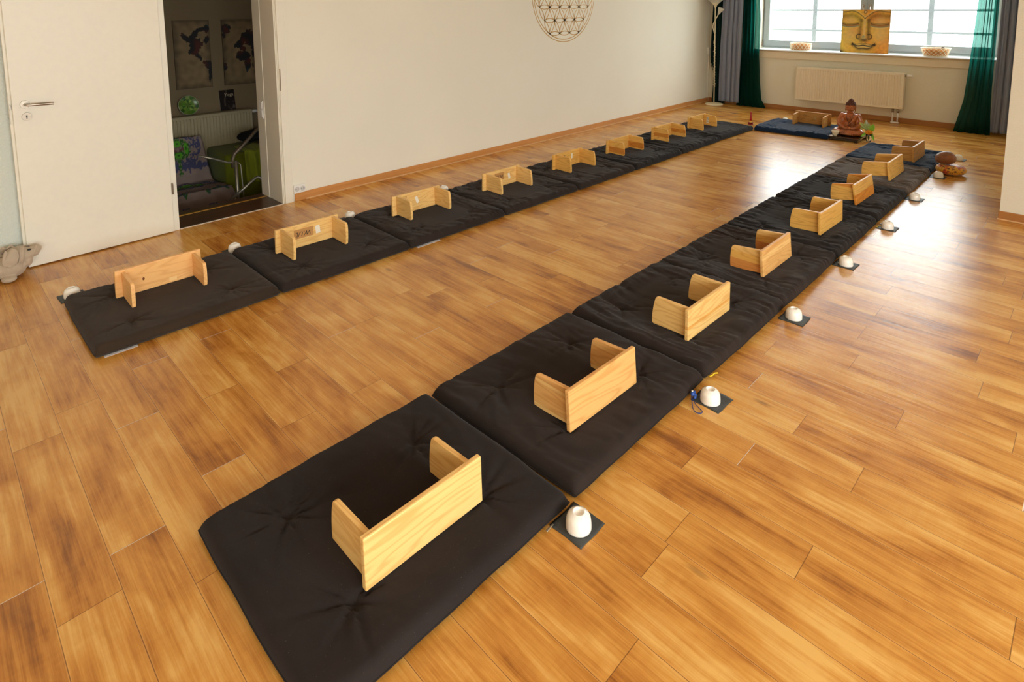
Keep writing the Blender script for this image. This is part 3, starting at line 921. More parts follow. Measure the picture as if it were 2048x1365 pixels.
ordn = ['first', 'second', 'third', 'fourth', 'fifth', 'sixth', 'seventh', 'last']
NR = [(3.772, 1.384, 0.02), (3.786, 2.262, -.03), (3.783, 3.188, .02), (3.765, 4.095, -.01), (3.784, 4.996, .02), (3.768, 5.904, 0), (3.767, 6.824, .02), (3.79, 7.738, 0)]
CR = [(3.781, 1.378), (3.786, 2.247), (3.779, 3.186), (3.768, 4.088), (3.786, 4.985), (3.770, 5.895), (3.775, 6.815), (3.790, 7.720)]
whr = ['beside the mat nearest the camera', 'next to the blue cord loop', 'beside the third mat of the right row', 'beside the fourth mat of the right row',
       'beside the fifth mat of the right row', 'beside the sixth mat of the right row', 'in front of the red and gold cushion', 'behind the red and gold cushion']
for i in range(8):
    napkin(*NR[i], 100 + i, 'dark grey leather square under the white bowl ' + whr[i], 'leather squares along the right row')
    cup(*CR[i], 'white upturned tea bowl ' + whr[i], 'tea bowls along the right row')
NL = [(.722, .560, .02), (.728, 1.470, .0), (.728, 2.350, .03), (.722, 3.290, 0)]
whl = ['at the near corner of the first left mat', 'behind the joint of the first two left mats', 'behind the second and third left mats', 'behind the far end of the third left bench']
for i in range(4):
    napkin(*NL[i], 120 + i, 'leather square under the bowl ' + whl[i], 'leather squares along the left wall')
    cup(NL[i][0] + .002, NL[i][1], 'white upturned tea bowl ' + whl[i], 'tea bowls along the left wall')
napkin(1.66, 8.655, .0, 131, 'leather square under the bowl behind the crosswise blue mat', None)
cup(1.66, 8.655, 'white upturned tea bowl almost hidden behind the crosswise blue mat', None)

# white sheets peeping out from under two mats
for x, y, w, l, lb_ in ((1.519, .615, .13, .14, 'white sheet peeping out under the near left mat'), (1.520, 2.47, .135, .20, 'white sheet peeping out under the third left mat')):
    b = MB(); b.box((-w / 2, -l / 2, .0003), (w / 2, l / 2, .0012)); o = b.build('paper_sheet', mat('white_underlay_sheet', (225, 222, 222), .5)); o.location = (x, y, 0)
    tag(o, lb_, 'sheet')

# zipper pulls, coloured cords at the mat corners
M_ZIP = mat('silver_zip_metal', (220, 215, 200), .3, 1)
b = MB(); b.box((-.004, -.010, 0), (.004, .010, .004), .0015, 1); b.box((-.003, .012, 0), (.003, .026, .003), .001, 1)
o = b.build('zip_puller', M_ZIP); o.location = (3.722, 1.300, .006); o.rotation_euler = (0, 0, .1); tag(o, 'small silver zip puller at the edge of the mat nearest the camera', 'zip puller')
b = MB(); b.box((-.003, -.016, 0), (.003, .016, .003), .001, 1)
o = b.build('zip_puller', M_ZIP); o.location = (3.728, 4.085, .006); tag(o, 'pale zip puller lying on the leather square by the fourth right mat', 'zip puller')
M_YEL = mat('yellow_cord', (235, 195, 30), .5)
for x, y, pts, lb_ in ((3.712, 2.385, [(0, 0), (.006, .018), (.004, .036), (.014, .05)], 'yellow stitched cord at the joint of the second and third right mats'),
                      (3.722, 4.985, [(0, -.03), (.004, -.005), (.010, .02), (.018, .04)], 'yellow cord at the corner of the fifth right mat')):
    b = MB(); b.tube([(a, c, .004 + .010 * (x < 3.72)) for a, c in pts], .0032, 6); o = b.build('yellow_cord', M_YEL, None, True); o.location = (x, y, 0); tag(o, lb_, 'cord')
M_BLUE = mat('blue_cord', (46, 84, 160), .5)
lz = empty('cord_loop', (3.726, 2.20, 0), 0, 'blue cord loop with beads hanging at the second right mat', 'cord')
b = MB(); pts = [(.0, .0, .018), (.012, -.018, .010), (.030, -.045, .005), (.052, -.062, .004), (.070, -.055, .004), (.070, -.040, .004), (.050, -.030, .005), (.025, -.018, .008), (.004, -.002, .016)]
cr = []
for i in range(len(pts) - 1):
    for k in range(4):
        f = k / 4; p0, p1, p2, p3 = [Vector(pts[max(0, min(len(pts) - 1, i + d))]) for d in (-1, 0, 1, 2)]
        cr.append(.5 * ((2 * p1) + (-p0 + p2) * f + (2 * p0 - 5 * p1 + 4 * p2 - p3) * f * f + (-p0 + 3 * p1 - 3 * p2 + p3) * f ** 3))
b.tube(cr, .0018, 6); b.build('cord', mat('navy_cord', (40, 60, 120), .5), lz, True)
b = MB()
for p, r in (((.0, .008, .024), .009), ((.008, .016, .018), .008), ((.002, .020, .028), .006), ((.012, .006, .016), .007)): b.ell(p, (r, r, r), 10, 8)
b.build('bead', M_BLUE, lz, True)
b = MB(); b.ell((-.004, .012, .034), (.006, .006, .004), 8, 6); b.build('clasp', M_ZIP, lz, True)

# ---------------------------------------------------------------- gold wall decal (circle pattern)
def gold_decal():
    r, cy, cz = .187, 5.818, 1.789
    hexc = []
    for i in range(-5, 6):
        for j in range(-5, 6):
            a, b_ = r * (i + j * .5), r * j * math.sqrt(3) / 2
            hexc.append((a, b_, math.hypot(a, b_)))
    inner = [c for c in hexc if c[2] <= 2 * r + 1e-4]
    b = MB(); w = .0050
    def ribbon(pts, closed):
        n = len(pts)
        A = []
        for k, (p, q) in enumerate(pts):
            p0 = pts[(k - 1) % n] if closed or k > 0 else pts[k]
            p1 = pts[(k + 1) % n] if closed or k < n - 1 else pts[k]
            tx, ty = p1[0] - p0[0], p1[1] - p0[1]; l = math.hypot(tx, ty) or 1
            nx, ny = -ty / l * w, tx / l * w
            A.append((b.bm.verts.new((.0013, cy + p - nx, cz + q - ny)), b.bm.verts.new((.0013, cy + p + nx, cz + q + ny))))
        for k in range(n if closed else n - 1):
            c, d = A[k], A[(k + 1) % n]
            b.bm.faces.new((c[0], c[1], d[1], d[0]))
    for cx_, cz_, d in inner:
        ribbon([(cx_ + r * math.cos(2 * PI * k / 64), cz_ + r * math.sin(2 * PI * k / 64)) for k in range(64)], True)
    for cx_, cz_, d in hexc:
        if d <= 2 * r + 1e-4 or d > 4 * r: continue
        run = []
        for k in range(129):
            x, y = cx_ + r * math.cos(2 * PI * k / 128), cz_ + r * math.sin(2 * PI * k / 128)
            if any(math.hypot(x - a, y - c) <= r + .0008 for a, c, _ in inner): run.append((x, y))
            else:
                if len(run) > 3: ribbon(run, False)
                run = []
        if len(run) > 3: ribbon(run, False)
    for R_ in (.561, .592):
        ribbon([(R_ * math.cos(2 * PI * k / 160), R_ * math.sin(2 * PI * k / 160)) for k in range(160)], True)
    bmesh.ops.recalc_face_normals(b.bm, faces=b.bm.faces)
    for f in b.bm.faces:
        if f.normal.x < 0: f.normal_flip()
    ext = bmesh.ops.extrude_face_region(b.bm, geom=b.bm.faces[:])
    for v in [g for g in ext['geom'] if isinstance(g, bmesh.types.BMVert)]: v.co.x = .0004
    b.bm.transform(Matrix.Translation((0, -cy, -cz)))
    o = b.build('wall_decal', mat('gold_foil', (190, 144, 58), .42, .12, var=.12, scale=120), None)
    o.location = (0, cy, cz)
    tag(o, 'gold circle of overlapping petal rings on the left wall', 'wall decoration')


gold_decal()

# conduit box in the far left corner
cb = empty('wall_thermostat', (0, 9.575, .865), 0, 'small cream box with cable duct in the far left corner', 'wall box')
b = MB(); b.box((.0005, -.028, -.055), (.030, .028, .055), .004, 2); b.build('housing', M_TRIMW, cb)
b = MB(); b.box((.0005, .006, -.79), (.014, .022, -.055), .002, 1); b.build('cable_duct', M_TRIMW, cb)

# ---------------------------------------------------------------- curtains
def curtain(name, label, xl, xr, y0, z0, z1, folds, amp, m, seed, thick=.0015, sag=None, ygap=0):
    """xl(z), xr(z): side outlines; soft vertical folds"""
    root = empty(name, ((xl(1) + xr(1)) / 2, y0, z0), 0, label, 'curtain')
    ox = root.location.x
    nu, nv = max(60, folds * 14), 60
    def f(u, v):
        z = z0 + (z1 - z0) * v
        w = noise.noise(Vector((u * 3 + seed, z * .8, seed))) * .6
        ph = 2 * PI * (folds * u + .22 * w)
        x = xl(z) + (xr(z) - xl(z)) * u + .012 * math.sin(ph * 2 + 1) * (1 - abs(2 * u - 1))
        y = amp * math.sin(ph) + amp * .45 * math.sin(ph * 2.3 + seed + w) + .006 * noise.noise(Vector((u * 9, z * 3, seed)))
        if sag: y += sag(u, z)
        return (x - ox, y, z - z0)
    o = grid('curtain_cloth', nu, nv, f, m, root)
    if thick:
        sm = o.modifiers.new('thickness', 'SOLIDIFY'); sm.thickness = thick; sm.offset = 0
    return root


def cloth(name, rgb, rough=.9, sheen=.2):
    t = Nt(name); c = lin(rgb); v = t.mapping((1, 1, 1))
    n = t.noise(v, 400, 1)
    t.link(t.ramp(n, [(.3, tuple(x * .85 for x in c[:3])), (.7, tuple(x * 1.12 for x in c[:3]))]), t.b.inputs['Base Color'])
    t.set(Roughness=rough); t.b.inputs['Sheen Weight'].default_value = sheen; t.b.inputs['Specular IOR Level'].default_value = .1
    t.bump(n, .3, .002); return t.m


t = Nt('sheer_teal_curtain'); t.n.remove(t.b)
d = t.new('BsdfDiffuse'); d.inputs['Color'].default_value = (.002, .022, .018, 1)
tl = t.new('BsdfTranslucent'); tl.inputs['Color'].default_value = (.003, .13, .095, 1)
tp = t.new('BsdfTransparent'); tp.inputs['Color'].default_value = (.42, .78, .64, 1)
m1 = t.new('MixShader'); m1.inputs[0].default_value = .42; t.link(d.outputs[0], m1.inputs[1]); t.link(tl.outputs[0], m1.inputs[2])
m2 = t.new('MixShader'); m2.inputs[0].default_value = .105; t.link(m1.outputs[0], m2.inputs[1]); t.link(tp.outputs[0], m2.inputs[2])
t.link(m2.outputs[0], t.out.inputs[0]); M_TEAL = t.m
M_TEALD = cloth('dark_teal_velvet', (8, 34, 30), .9, .05)
M_GREY = cloth('grey_curtain_cloth', (136, 141, 156), .85, .15)


def lerpz(pts):
    def f(z):
        if z <= pts[0][0]: return pts[0][1]
        for (a, p), (c, q) in zip(pts, pts[1:]):
            if z <= c: return p + (q - p) * (z - a) / (c - a)
        return pts[-1][1]
    return f


curtain('curtain', 'dark green-black curtain in the left corner behind the floor lamp', lerpz([(0, .125), (.3, .135), (.5, .14), (.65, .085), (1.0, .078), (1.7, .10), (2.5, .12)]), lerpz([(0, .35), (1, .34), (2.5, .35)]), 9.52, .012, 2.55, 3, .018, M_TEALD, 3)
curtain('curtain', 'grey curtain hanging in folds between lamp and left teal curtain', lerpz([(0, .265), (1, .268), (1.7, .285), (2.5, .29)]), lerpz([(0, .605), (1, .612), (1.7, .625), (2.5, .64)]), 9.47, .055, 2.55, 4, .020, M_GREY, 7)
curtain('curtain', 'sheer teal curtain left of the window, its lower hem spread on the floor', lerpz([(0, .54), (.2, .575), (1, .60), (2.5, .62)]), lerpz([(0, 1.035), (.14, .955), (.45, .915), (.85, .89), (1.4, .89), (1.7, .865), (2.5, .85)]), 9.53, .004, 2.55, 5, .017, M_TEAL, 13, 0)
curtain('curtain', 'sheer teal curtain right of the window, glowing green above the sill', lerpz([(0, 3.47), (.42, 3.555), (.87, 3.585), (1.12, 3.597), (1.7, 3.625), (2.5, 3.66)]), lerpz([(0, 3.85), (.45, 3.83), (1.1, 3.83), (1.7, 3.83), (2.5, 3.85)]), 9.42, .004, 2.55, 4, .022, M_TEAL, 21, 0)
curtain('curtain', 'grey curtain at the right end beside the plastered wall corner', lerpz([(0, 3.84), (1, 3.85), (2.5, 3.86)]), lerpz([(0, 4.27), (1, 4.26), (2.5, 4.25)]), 9.42, .04, 2.55, 6, .022, M_GREY, 27)
cr_ = empty('curtain_rod', (2.2, 9.50, 2.58), 0, 'curtain rail above the back window', 'curtain rail')
b = MB(); b.tube([(-2.15, 0, 0), (2.12, 0, 0)], .012, 10); b.build('rod', M_STEEL, cr_, True)
for x in (-1.9, 0, 1.9):
    b = MB(); b.tube([(x, 0, 0), (x, .119, 0)], .008, 8); b.build('rod_bracket', M_STEEL, cr_, True)

# ---------------------------------------------------------------- floor lamp
M_LAMP = mat('cream_lamp_metal', (236, 222, 186), .45, var=.01)
M_SHADE = mat('frosted_lamp_shade', (205, 200, 184), .5, var=.02, Subsurface_Weight=.1)
lamp = empty('floor_lamp', (.243, 9.36, 0), 0, 'slim cream floor lamp with uplight bowl and small reading arm', 'lamp')
b = MB(); b.lathe([(0, .0005), (.140, .0005), (.146, .004), (.143, .012), (.120, .024), (.110, .026), (.03, .030), (.015, .036), (0, .036)], 40); b.build('lamp_base', M_LAMP, lamp, True)
b = MB(); b.tube([(0, 0, .03), (-.016, 0, .9), (-.028, 0, 1.60)], .0095, 10); b.build('pole', M_LAMP, lamp, True)
b = MB(); b.lathe([(.010, 1.585), (.014, 1.60), (.03, 1.635), (.055, 1.66), (.068, 1.672), (.066, 1.674), (.05, 1.664), (.0, 1.655)], 28, (-.028, 0, 0)); b.build('shade_holder', M_LAMP, lamp, True)
b = MB(); b.lathe([(.060, 1.668), (.10, 1.695), (.132, 1.74), (.145, 1.79), (.142, 1.79), (.128, 1.742), (.098, 1.70), (.055, 1.674), (0, 1.670)], 32, (-.028, 0, 0)); b.build('lamp_shade', M_SHADE, lamp, True)
b = MB()
P_ = [(-.010, -.012, 1.14), (-.028, -.02, 1.20), (-.050, -.02, 1.27), (-.045, -.02, 1.33), (-.008, -.024, 1.395), (.022, -.024, 1.45), (.034, -.024, 1.480)]
b.tube(P_, .0065, 8); arm = b.build('reading_arm', M_LAMP, lamp, True)
b = MB(); b.lathe([(.009, 0), (.014, .014), (.022, .040), (.046, .10), (.050, .118), (.047, .118), (.02, .05), (0, .03)], 24)
b.bm.transform(Matrix.Translation((.034, -.024, 1.475)) @ Matrix.Rotation(math.radians(26), 4, 'Y')); b.build('lamp_shade', M_SHADE, arm, True)
b = MB(); pts = []
rn = random.Random(4)
for k in range(150):
    z = .30 + .68 * k / 149; a = k * .62; rr = .0125 + .004 * math.sin(k * .9) + (.022 * max(0, 1 - abs(k - 8) / 7)) + (.012 * max(0, 1 - abs(k - 45) / 4)) + (.012 * max(0, 1 - abs(k - 125) / 5))
    pts.append((-.016 * z / .9 + rr * math.cos(a), rr * math.sin(a), z))
b.tube(pts, .0028, 5)
b.tube([(-.010, -.01, .42), (-.05, .06, .53), (-.11, .13, .62), (-.215, .215, .72), (-.225, .215, .80)], .0028, 5)
b.build('cable', M_LAMP, lamp, True)
b = MB(); b.box((-.034, -.016, 1.0), (-.014, .004, 1.055), .006, 2); b.build('cable_switch', M_LAMP, lamp)

# ---------------------------------------------------------------- golden face picture on the sill
def face_colour(u, v):
    """u 0..1 left-right, v 0..1 bottom-top: painted bronze face with closed eyes"""
    n1 = noise.noise(Vector((u * 5, v * 5, 1))); n2 = noise.noise(Vector((u * 18, v * 18, 4))); n3 = noise.noise(Vector((u * 3 + 7, v * 3, 9)))
    gold = Vector((.95, .60, .07)); orange = Vector((.80, .30, .03)); olive = Vector((.66, .50, .04)); dark = Vector((.035, .014, .004)); teal = Vector((.09, .24, .17)); lite = Vector((.88, .63, .24))
    c = gold.lerp(orange, max(0, min(1, .45 + n3 * .9 + (u - .5) * .9))).lerp(olive, max(0, min(1, .25 - (u - .35) * 1.2 + n1 * .5)) * .6)
    c = c * (1 + n2 * .22)
    def stroke(d, w, col, s=1):
        nonlocal c
        k = math.exp(-(d / (w * 1.25)) ** 2) * s * 1.15
        c = c.lerp(col, min(1, k))
    cx = .485
    # cheeks, chin and lids lighter
    stroke(math.hypot((u - .20) * 1.2, v - .42), .17, lite, .45); stroke(math.hypot((u - .82) * 1.2, v - .45), .17, lite, .5)
    stroke(math.hypot(u - cx, (v - .08) * 2.2), .10, lite, .2)
    stroke(math.hypot((u - .17) * .7, (v - .76)), .07, lite, .5); stroke(math.hypot((u - .80) * .7, (v - .74)), .07, lite, .5)
    # forehead edge line and brow arcs
    for sg in (-1, 1):
        x = (u - cx) * sg
        if x > -.02:
            brow = .80 + .17 * math.sin(min(1, max(0, x) / .36) * PI * .62) - (.10 if x > .36 else 0) * (x - .36)
            stroke(v - brow, .012, dark, .75); stroke(v - brow - .022, .012, lite, .55)
            under = brow - .10
            stroke(v - under, .045, dark, .38 * (1 if x > .05 else .4))
            # upper lid curve and closed eye
            if .12 < x < .50:
                q = (x - .12) / .38
                eye = .655 - .035 * math.sin(q * PI)
                stroke(v - eye - .022, .009, dark, .9); stroke(v - eye + .004, .014, Vector((.42, .17, .04)), .9)
                stroke(v - eye + .026, .009, teal, .85); stroke(v - eye + .045, .012, lite, .4); stroke(v - eye - .05, .009, dark, .5)
    # bridge shading and nose
    for sg in (-1, 1):
        d = (u - cx) * sg - (.045 + .03 * (1 - v))
        if .33 < v < .78: stroke(d - .028, .035, dark, .50 if sg < 0 else .62)
    if .30 < v < .78: stroke(u - cx, .022, lite, .65)
    for sg in (-1, 1):
        d = math.hypot((u - cx - sg * .105), (v - .375)); a = math.atan2(v - .375, (u - cx - sg * .105) * sg)
        if a > -1.9 and a < 2.2: stroke(d - .055, .011, dark, .85)
    stroke(math.hypot((u - cx) / 1.9, v - .30), .038, dark, .95); stroke(math.hypot((u - cx) / 1.3, v - .355), .035, lite, .5)
    stroke(math.hypot(u - cx + .01, (v - .375)), .022, teal, .7)
    # mouth
    x = (u - cx) / .235
    if abs(x) < 1.05:
        mid = .165 + .035 * x * x * x * x + .010 * math.cos(x * PI * 2)
        top = mid + .055 * (1 - x * x) - .018 * math.exp(-(x / .12) ** 2)
        low = mid - .075 * (1 - x * x)
        if low < v < top: c = c.lerp(lite, .45)
        if mid - .022 < v < mid: stroke(v - mid + .015, .012, teal, .7)
        stroke(v - mid, .010, dark, .95); stroke(v - low, .016, dark, .8); stroke(v - top, .008, dark, .6)
        stroke(v - low + .03, .03, dark, .35)
    for sg in (-1, 1): stroke(math.hypot(u - cx - sg * .235, v - .185), .024, dark, .95)
    stroke(math.hypot(u - cx, v - .945), .022, lite, .95); stroke(abs(math.hypot(u - cx, v - .945) - .03), .008, dark, .7)
    stroke(math.hypot(u, v) * .8, .05, dark, .9)
    stroke(min(u, 1 - u), .012, dark, .35); stroke(1 - v, .012, dark, .3)
    return tuple(max(0.004, x_) for x_ in c)


pic = empty('canvas_picture', (2.293, 9.785, .9345), 0, 'square golden picture of a serene face with closed eyes on the sill', 'picture')
pic.rotation_euler = (math.radians(-2), 0, 0)
PW, PH = .618, .620
b = MB(); b.box((-PW / 2, -.001, 0), (PW / 2, .022, PH), .001, 1); b.build('canvas_edge', mat('dark_gold_canvas_edge', (110, 74, 28), .6, var=.3), pic)
N_ = 150
o = grid('painted_face', N_, N_, lambda u, v: ((u - .5) * PW, -.0022, .0008 + v * (PH - .0016)), paint_mat('painted_canvas', .45), pic)
paint(o.data, lambda p: face_colour(p.x / PW + .5, p.z / PH))

# wicker baskets on the sill
def basket(x, y, rx, ry, h, flare, label, seed, things_in, open_weave):
    root = empty('wicker_basket', (x, y, .9345), 0, label, 'basket')
    M_W = mat('pale_wicker', (252, 238, 212), .5, var=.1)
    b = MB(); n = 18
    for k in range(n):
        a0 = 2 * PI * k / n
        for s_ in (-1, 1):
            pts = []
            for j in range(7):
                f = j / 6; a = a0 + s_ * f * 2 * PI / n * (2.2 if open_weave else 1.2); q = 1 + flare * (f - .5)
                pts.append((rx * q * math.cos(a), ry * q * math.sin(a), .004 + h * f))
            b.tube(pts, .0032 if open_weave else .0038, 5)
    b.build('weave', M_W, root, True)
    for f in ((0.0, 1.0) if open_weave else (0, .33, .66, 1.0)):
        b = MB(); q = 1 + flare * (f - .5)
        b.tube([(rx * q * math.cos(2 * PI * k / 40), ry * q * math.sin(2 * PI * k / 40), .004 + h * f) for k in range(41)], .0050 if f in (0, 1) else .003, 6, False)
        b.build('rim' if f == 1 else 'hoop', M_W, root, True)
    b = MB(); b.lathe([(0, .001), (1 - flare / 2, .001), (1 - flare / 2, .006), (0, .006)], 32, (0, 0, 0), rx, ry); b.build('basket_base', M_W, root)
    b = MB(); b.lathe([(.90, .006), (.95 * (1 + flare / 2), h * .95), (.93 * (1 + flare / 2), h * .95), (.88, .008), (0, .008)], 32, (0, 0, 0), rx * .95, ry * .95)
    b.build('lining', mat('amber_basket_lining', (216, 150, 84), .5, var=.2), root, True)
    return root


basket(1.432, 9.76, .150, .110, .098, .04, 'round pale wicker basket on the sill left of the picture', 1, 0, False)
bk = basket(3.168, 9.735, .150, .115, .105, .24, 'open-weave pale basket with dark items on the sill at right', 2, 0, True)
rn = random.Random(8)
M_CONE = mat('dark_dried_seed_pod', (84, 62, 44), .7, var=.4, scale=60)
for k in range(9):
    a = rn.random() * 6.28; r_ = rn.random() * .07
    b = MB(); b.ell((0, 0, 0), (.022, .02, .018), 10, 7)
    for v in b.bm.verts: v.co *= 1 + .15 * noise.noise(v.co * 90 + Vector((k, 0, 0)))
    o = b.build('seed_pod', M_CONE, None, True); o.location = (3.168 + r_ * math.cos(a) + (.06 if k > 5 else 0), 9.735 + r_ * math.sin(a) * .7, .965 + .02 * (k % 3) + (.04 if k > 5 else 0))
    tag(o, 'dark dried seed pod lying in the open-weave basket on the sill', 'seed pod', 'dried pods in the right basket')

# ---------------------------------------------------------------- statue on its tray
M_STAT = mat('polished_brown_wood_statue', (176, 98, 46), .30, var=.4, scale=14, Coat_Weight=.4)
M_STATH = mat('dark_brown_carved_hair', (96, 48, 28), .5, var=.3, scale=60)
stat = empty('buddha_statue', (2.635, 8.10, .056), math.radians(4), 'reddish-brown seated meditating figure with bead necklace on a black tray', 'statue')


def remeshed(bm_, name, m, parent, voxel, smooth=4):
    o = bm_.build(name, m, parent, True)
    r = o.modifiers.new('fuse', 'REMESH'); r.mode = 'VOXEL'; r.voxel_size = voxel; r.use_smooth_shade = True
    s_ = o.modifiers.new('soften', 'SMOOTH'); s_.iterations = smooth; s_.factor = .5
    dg = bpy.context.evaluated_depsgraph_get(); dg.update()
    me = bpy.data.meshes.new_from_object(o.evaluated_get(dg)); o.modifiers.clear()
    o.data = me; me.name = name
    for p in me.polygons: p.use_smooth = True
    return o


def limb(b, pts, rs, n=12):
    P2, R2 = [], []
    for i in range(len(pts) - 1):
        for k in range(6):
            f = k / 6; P2.append(Vector(pts[i]).lerp(Vector(pts[i + 1]), f)); R2.append(rs[i] + (rs[i + 1] - rs[i]) * f)
    P2.append(Vector(pts[-1])); R2.append(rs[-1])
    for p, r in zip(P2, R2): b.ell(p, (r, r, r), 10, 7)


b = MB()
# torso
b.ell((0, .015, .055), (.098, .075, .055)); b.ell((0, .012, .115), (.068, .052, .07)); b.ell((0, .008, .185), (.078, .052, .062)); b.ell((0, .010, .228), (.092, .046, .030))
b.ell((-.030, -.030, .200), (.036, .018, .024)); b.ell((.030, -.030, .200), (.036, .018, .024))
limb(b, [(0, .008, .235), (0, .004, .285)], [.040, .036])
# arms to the hands in the lap
for s_ in (-1, 1):
    limb(b, [(s_ * .088, .008, .222), (s_ * .112, .004, .165), (s_ * .108, -.020, .118)], [.032, .032, .030])
    b.ell((s_ * .078, .006, .150), (.032, .036, .065)); b.ell((s_ * .072, -.010, .085), (.040, .045, .030))
    limb(b, [(s_ * .108, -.020, .118), (s_ * .072, -.068, .092), (s_ * .036, -.085, .080)], [.026, .020, .015])
    # folded robe over the forearm
    b.ell((s_ * .108, .0, .10), (.020, .040, .055))
    # crossed legs
    limb(b, [(s_ * .055, .02, .040), (s_ * .125, -.035, .034), (s_ * .142, -.062, .030)], [.045, .040, .034])
    limb(b, [(s_ * .142, -.062, .030), (s_ * .075, -.105, .028), (-s_ * .035, -.105, .036)], [.034, .028, .022])
# feet / robe front
b.ell((0, -.105, .018), (.060, .040, .016)); b.ell((0, -.118, .012), (.075, .032, .010)); b.ell((-.05, -.095, .050), (.035, .018, .012)); b.ell((.05, -.095, .050), (.035, .018, .012))
b.ell((0, .0, .012), (.135, .080, .013))
# robe hem from left shoulder
limb(b, [(.072, -.020, .235), (.055, -.045, .19), (.020, -.055, .14), (-.03, -.05, .10)], [.015, .013, .012, .012])
# head
b.ell((0, -.006, .332), (.050, .052, .062), 24, 16); b.ell((0, -.020, .306), (.039, .037, .034), 18, 12); b.ell((0, -.048, .282), (.013, .010, .009))
b.ell((0, -.058, .334), (.0055, .010, .020)); b.ell((0, -.064, .318), (.0105, .010, .0065))
for s_ in (-1, 1):
    b.ell((s_ * .020, -.050, .337), (.0135, .0085, .0060)); b.ell((s_ * .026, -.042, .309), (.014, .013, .013))
    limb(b, [(s_ * .006, -.058, .350), (s_ * .021, -.055, .357), (s_ * .036, -.044, .350)], [.0035, .0038, .003])
    b.ell((s_ * .053, .004, .328), (.007, .013, .022)); b.ell((s_ * .053, .000, .298), (.007, .009, .022))
b.ell((0, -.058, .3035), (.014, .007, .0035)); b.ell((0, -.056, .2965), (.011, .007, .0038))
b.ell((0, -.010, .270), (.042, .040, .012))
# robe folds on the shoulders, chest and lap
for k in range(4):
    limb(b, [(.030 + .014 * k, -.046 + .006 * k, .246 - .004 * k), (.020 + .016 * k, -.060 + .004 * k, .19), (-.008 + .018 * k, -.058, .135), (-.04 + .02 * k, -.060, .100)], [.0035] * 4)
for k in range(7):
    x = -.054 + .018 * k
    limb(b, [(x * .6, -.118, .062), (x, -.134, .034), (x * 1.15, -.140, .010)], [.006, .008, .007])
# hands: palms, fingers, thumbs
for s_ in (-1, 1):
    b.ell((s_ * .020, -.092, .078 + (.006 if s_ > 0 else 0)), (.026, .018, .010))
    for k in range(4):
        y = -.082 - k * .0075
        limb(b, [(s_ * .012, y, .079 + (.007 if s_ > 0 else 0)), (-s_ * (.028 - .003 * abs(k - 1.5)), y - .002, .081 + (.007 if s_ > 0 else 0))], [.0052, .0042])
    limb(b, [(s_ * .030, -.094, .088), (s_ * .014, -.100, .099), (s_ * .001, -.102, .102)], [.006, .005, .0045])
body = remeshed(b, 'figure_body', M_STAT, stat, .0028, 1)
# hair: cap of curls with top knot
b = MB(); b.ell((0, .003, .358), (.0535, .0555, .046), 24, 16); b.ell((0, .006, .402), (.030, .031, .026), 16, 12); b.ell((0, .006, .424), (.013, .013, .014), 12, 8)
for v in list(b.bm.verts):
    pass
bm = b.bm
geom = [v for v in bm.verts if (v.co.z < .352 - (0 if v.co.y < -.015 else .03) and v.co.y < .02) or v.co.z < .318]
bmesh.ops.delete(bm, geom=geom, context='VERTS')
rn = random.Random(2)
for k in range(420):
    z = rn.random(); a = rn.random() * 2 * PI
    ph = math.acos(1 - z * 1.25 if z * 1.25 < 2 else -1)
    p = Vector((.054 * math.sin(ph) * math.cos(a), .003 + .056 * math.sin(ph) * math.sin(a), .358 + .047 * math.cos(ph)))
    if p.z < .356 and p.y < -.008: continue
    b.ell(p, (.0042, .0042, .0042), 6, 4)
for k in range(110):
    a, q = rn.random() * 2 * PI, rn.random()
    b.ell((.030 * math.sin(q * 1.6) * math.cos(a), .006 + .031 * math.sin(q * 1.6) * math.sin(a), .402 + .027 * math.cos(q * 1.6)), (.0042, .0042, .0042), 6, 4)
b.build('carved_hair', M_STATH, stat, True)
from mathutils.bvhtree import BVHTree
_bm = bmesh.new(); _bm.from_mesh(body.data); _bv = BVHTree.FromBMesh(_bm)
def on_body(x, z):
    h_ = _bv.ray_cast(Vector((x, -1, z)), Vector((0, 1, 0)))[0]
    return Vector((x, h_.y - .0015, z)) if h_ else None
b = MB()
for k in range(33):
    f = -1 + 2 * k / 32
    q = on_body(.044 * math.copysign(abs(f) ** .75, f), .268 - .125 * (1 - abs(f) ** 1.5))
    if q: b.ell(q, (.0036, .0036, .0036), 6, 5)
for k in range(7):
    q = on_body(.001 * k, .139 - .006 * k)
    if q: b.ell(q, (.0026, .0026, .0034), 6, 5)
_bm.free()
b.build('bead_necklace', mat('black_beads', (30, 20, 16), .3), stat, True)

tr_ = empty('statue_tray', (2.645, 8.05, -.0015), math.radians(-1), 'low black lacquered tray under the seated figure and small bowl', 'tray')
M_LQ = mat('black_red_lacquer', (36, 18, 14), .14, var=.3, Coat_Weight=.5)
b = MB(); b.box((-.165, -.21, .032), (.165, .19, .050), .005, 2); b.build('tray_board', M_LQ, tr_)
for x in (-.135, .135):
    for y in (-.18, .16):
        b = MB(); b.box((x - .022, y - .022, .0005), (x + .022, y + .022, .033), .004, 1); b.build('tray_foot', M_LQ, tr_)
b = MB(); b.box((-.155, -.20, .014), (.155, -.188, .032), .002, 1); b.build('tray_apron', M_LQ, tr_)

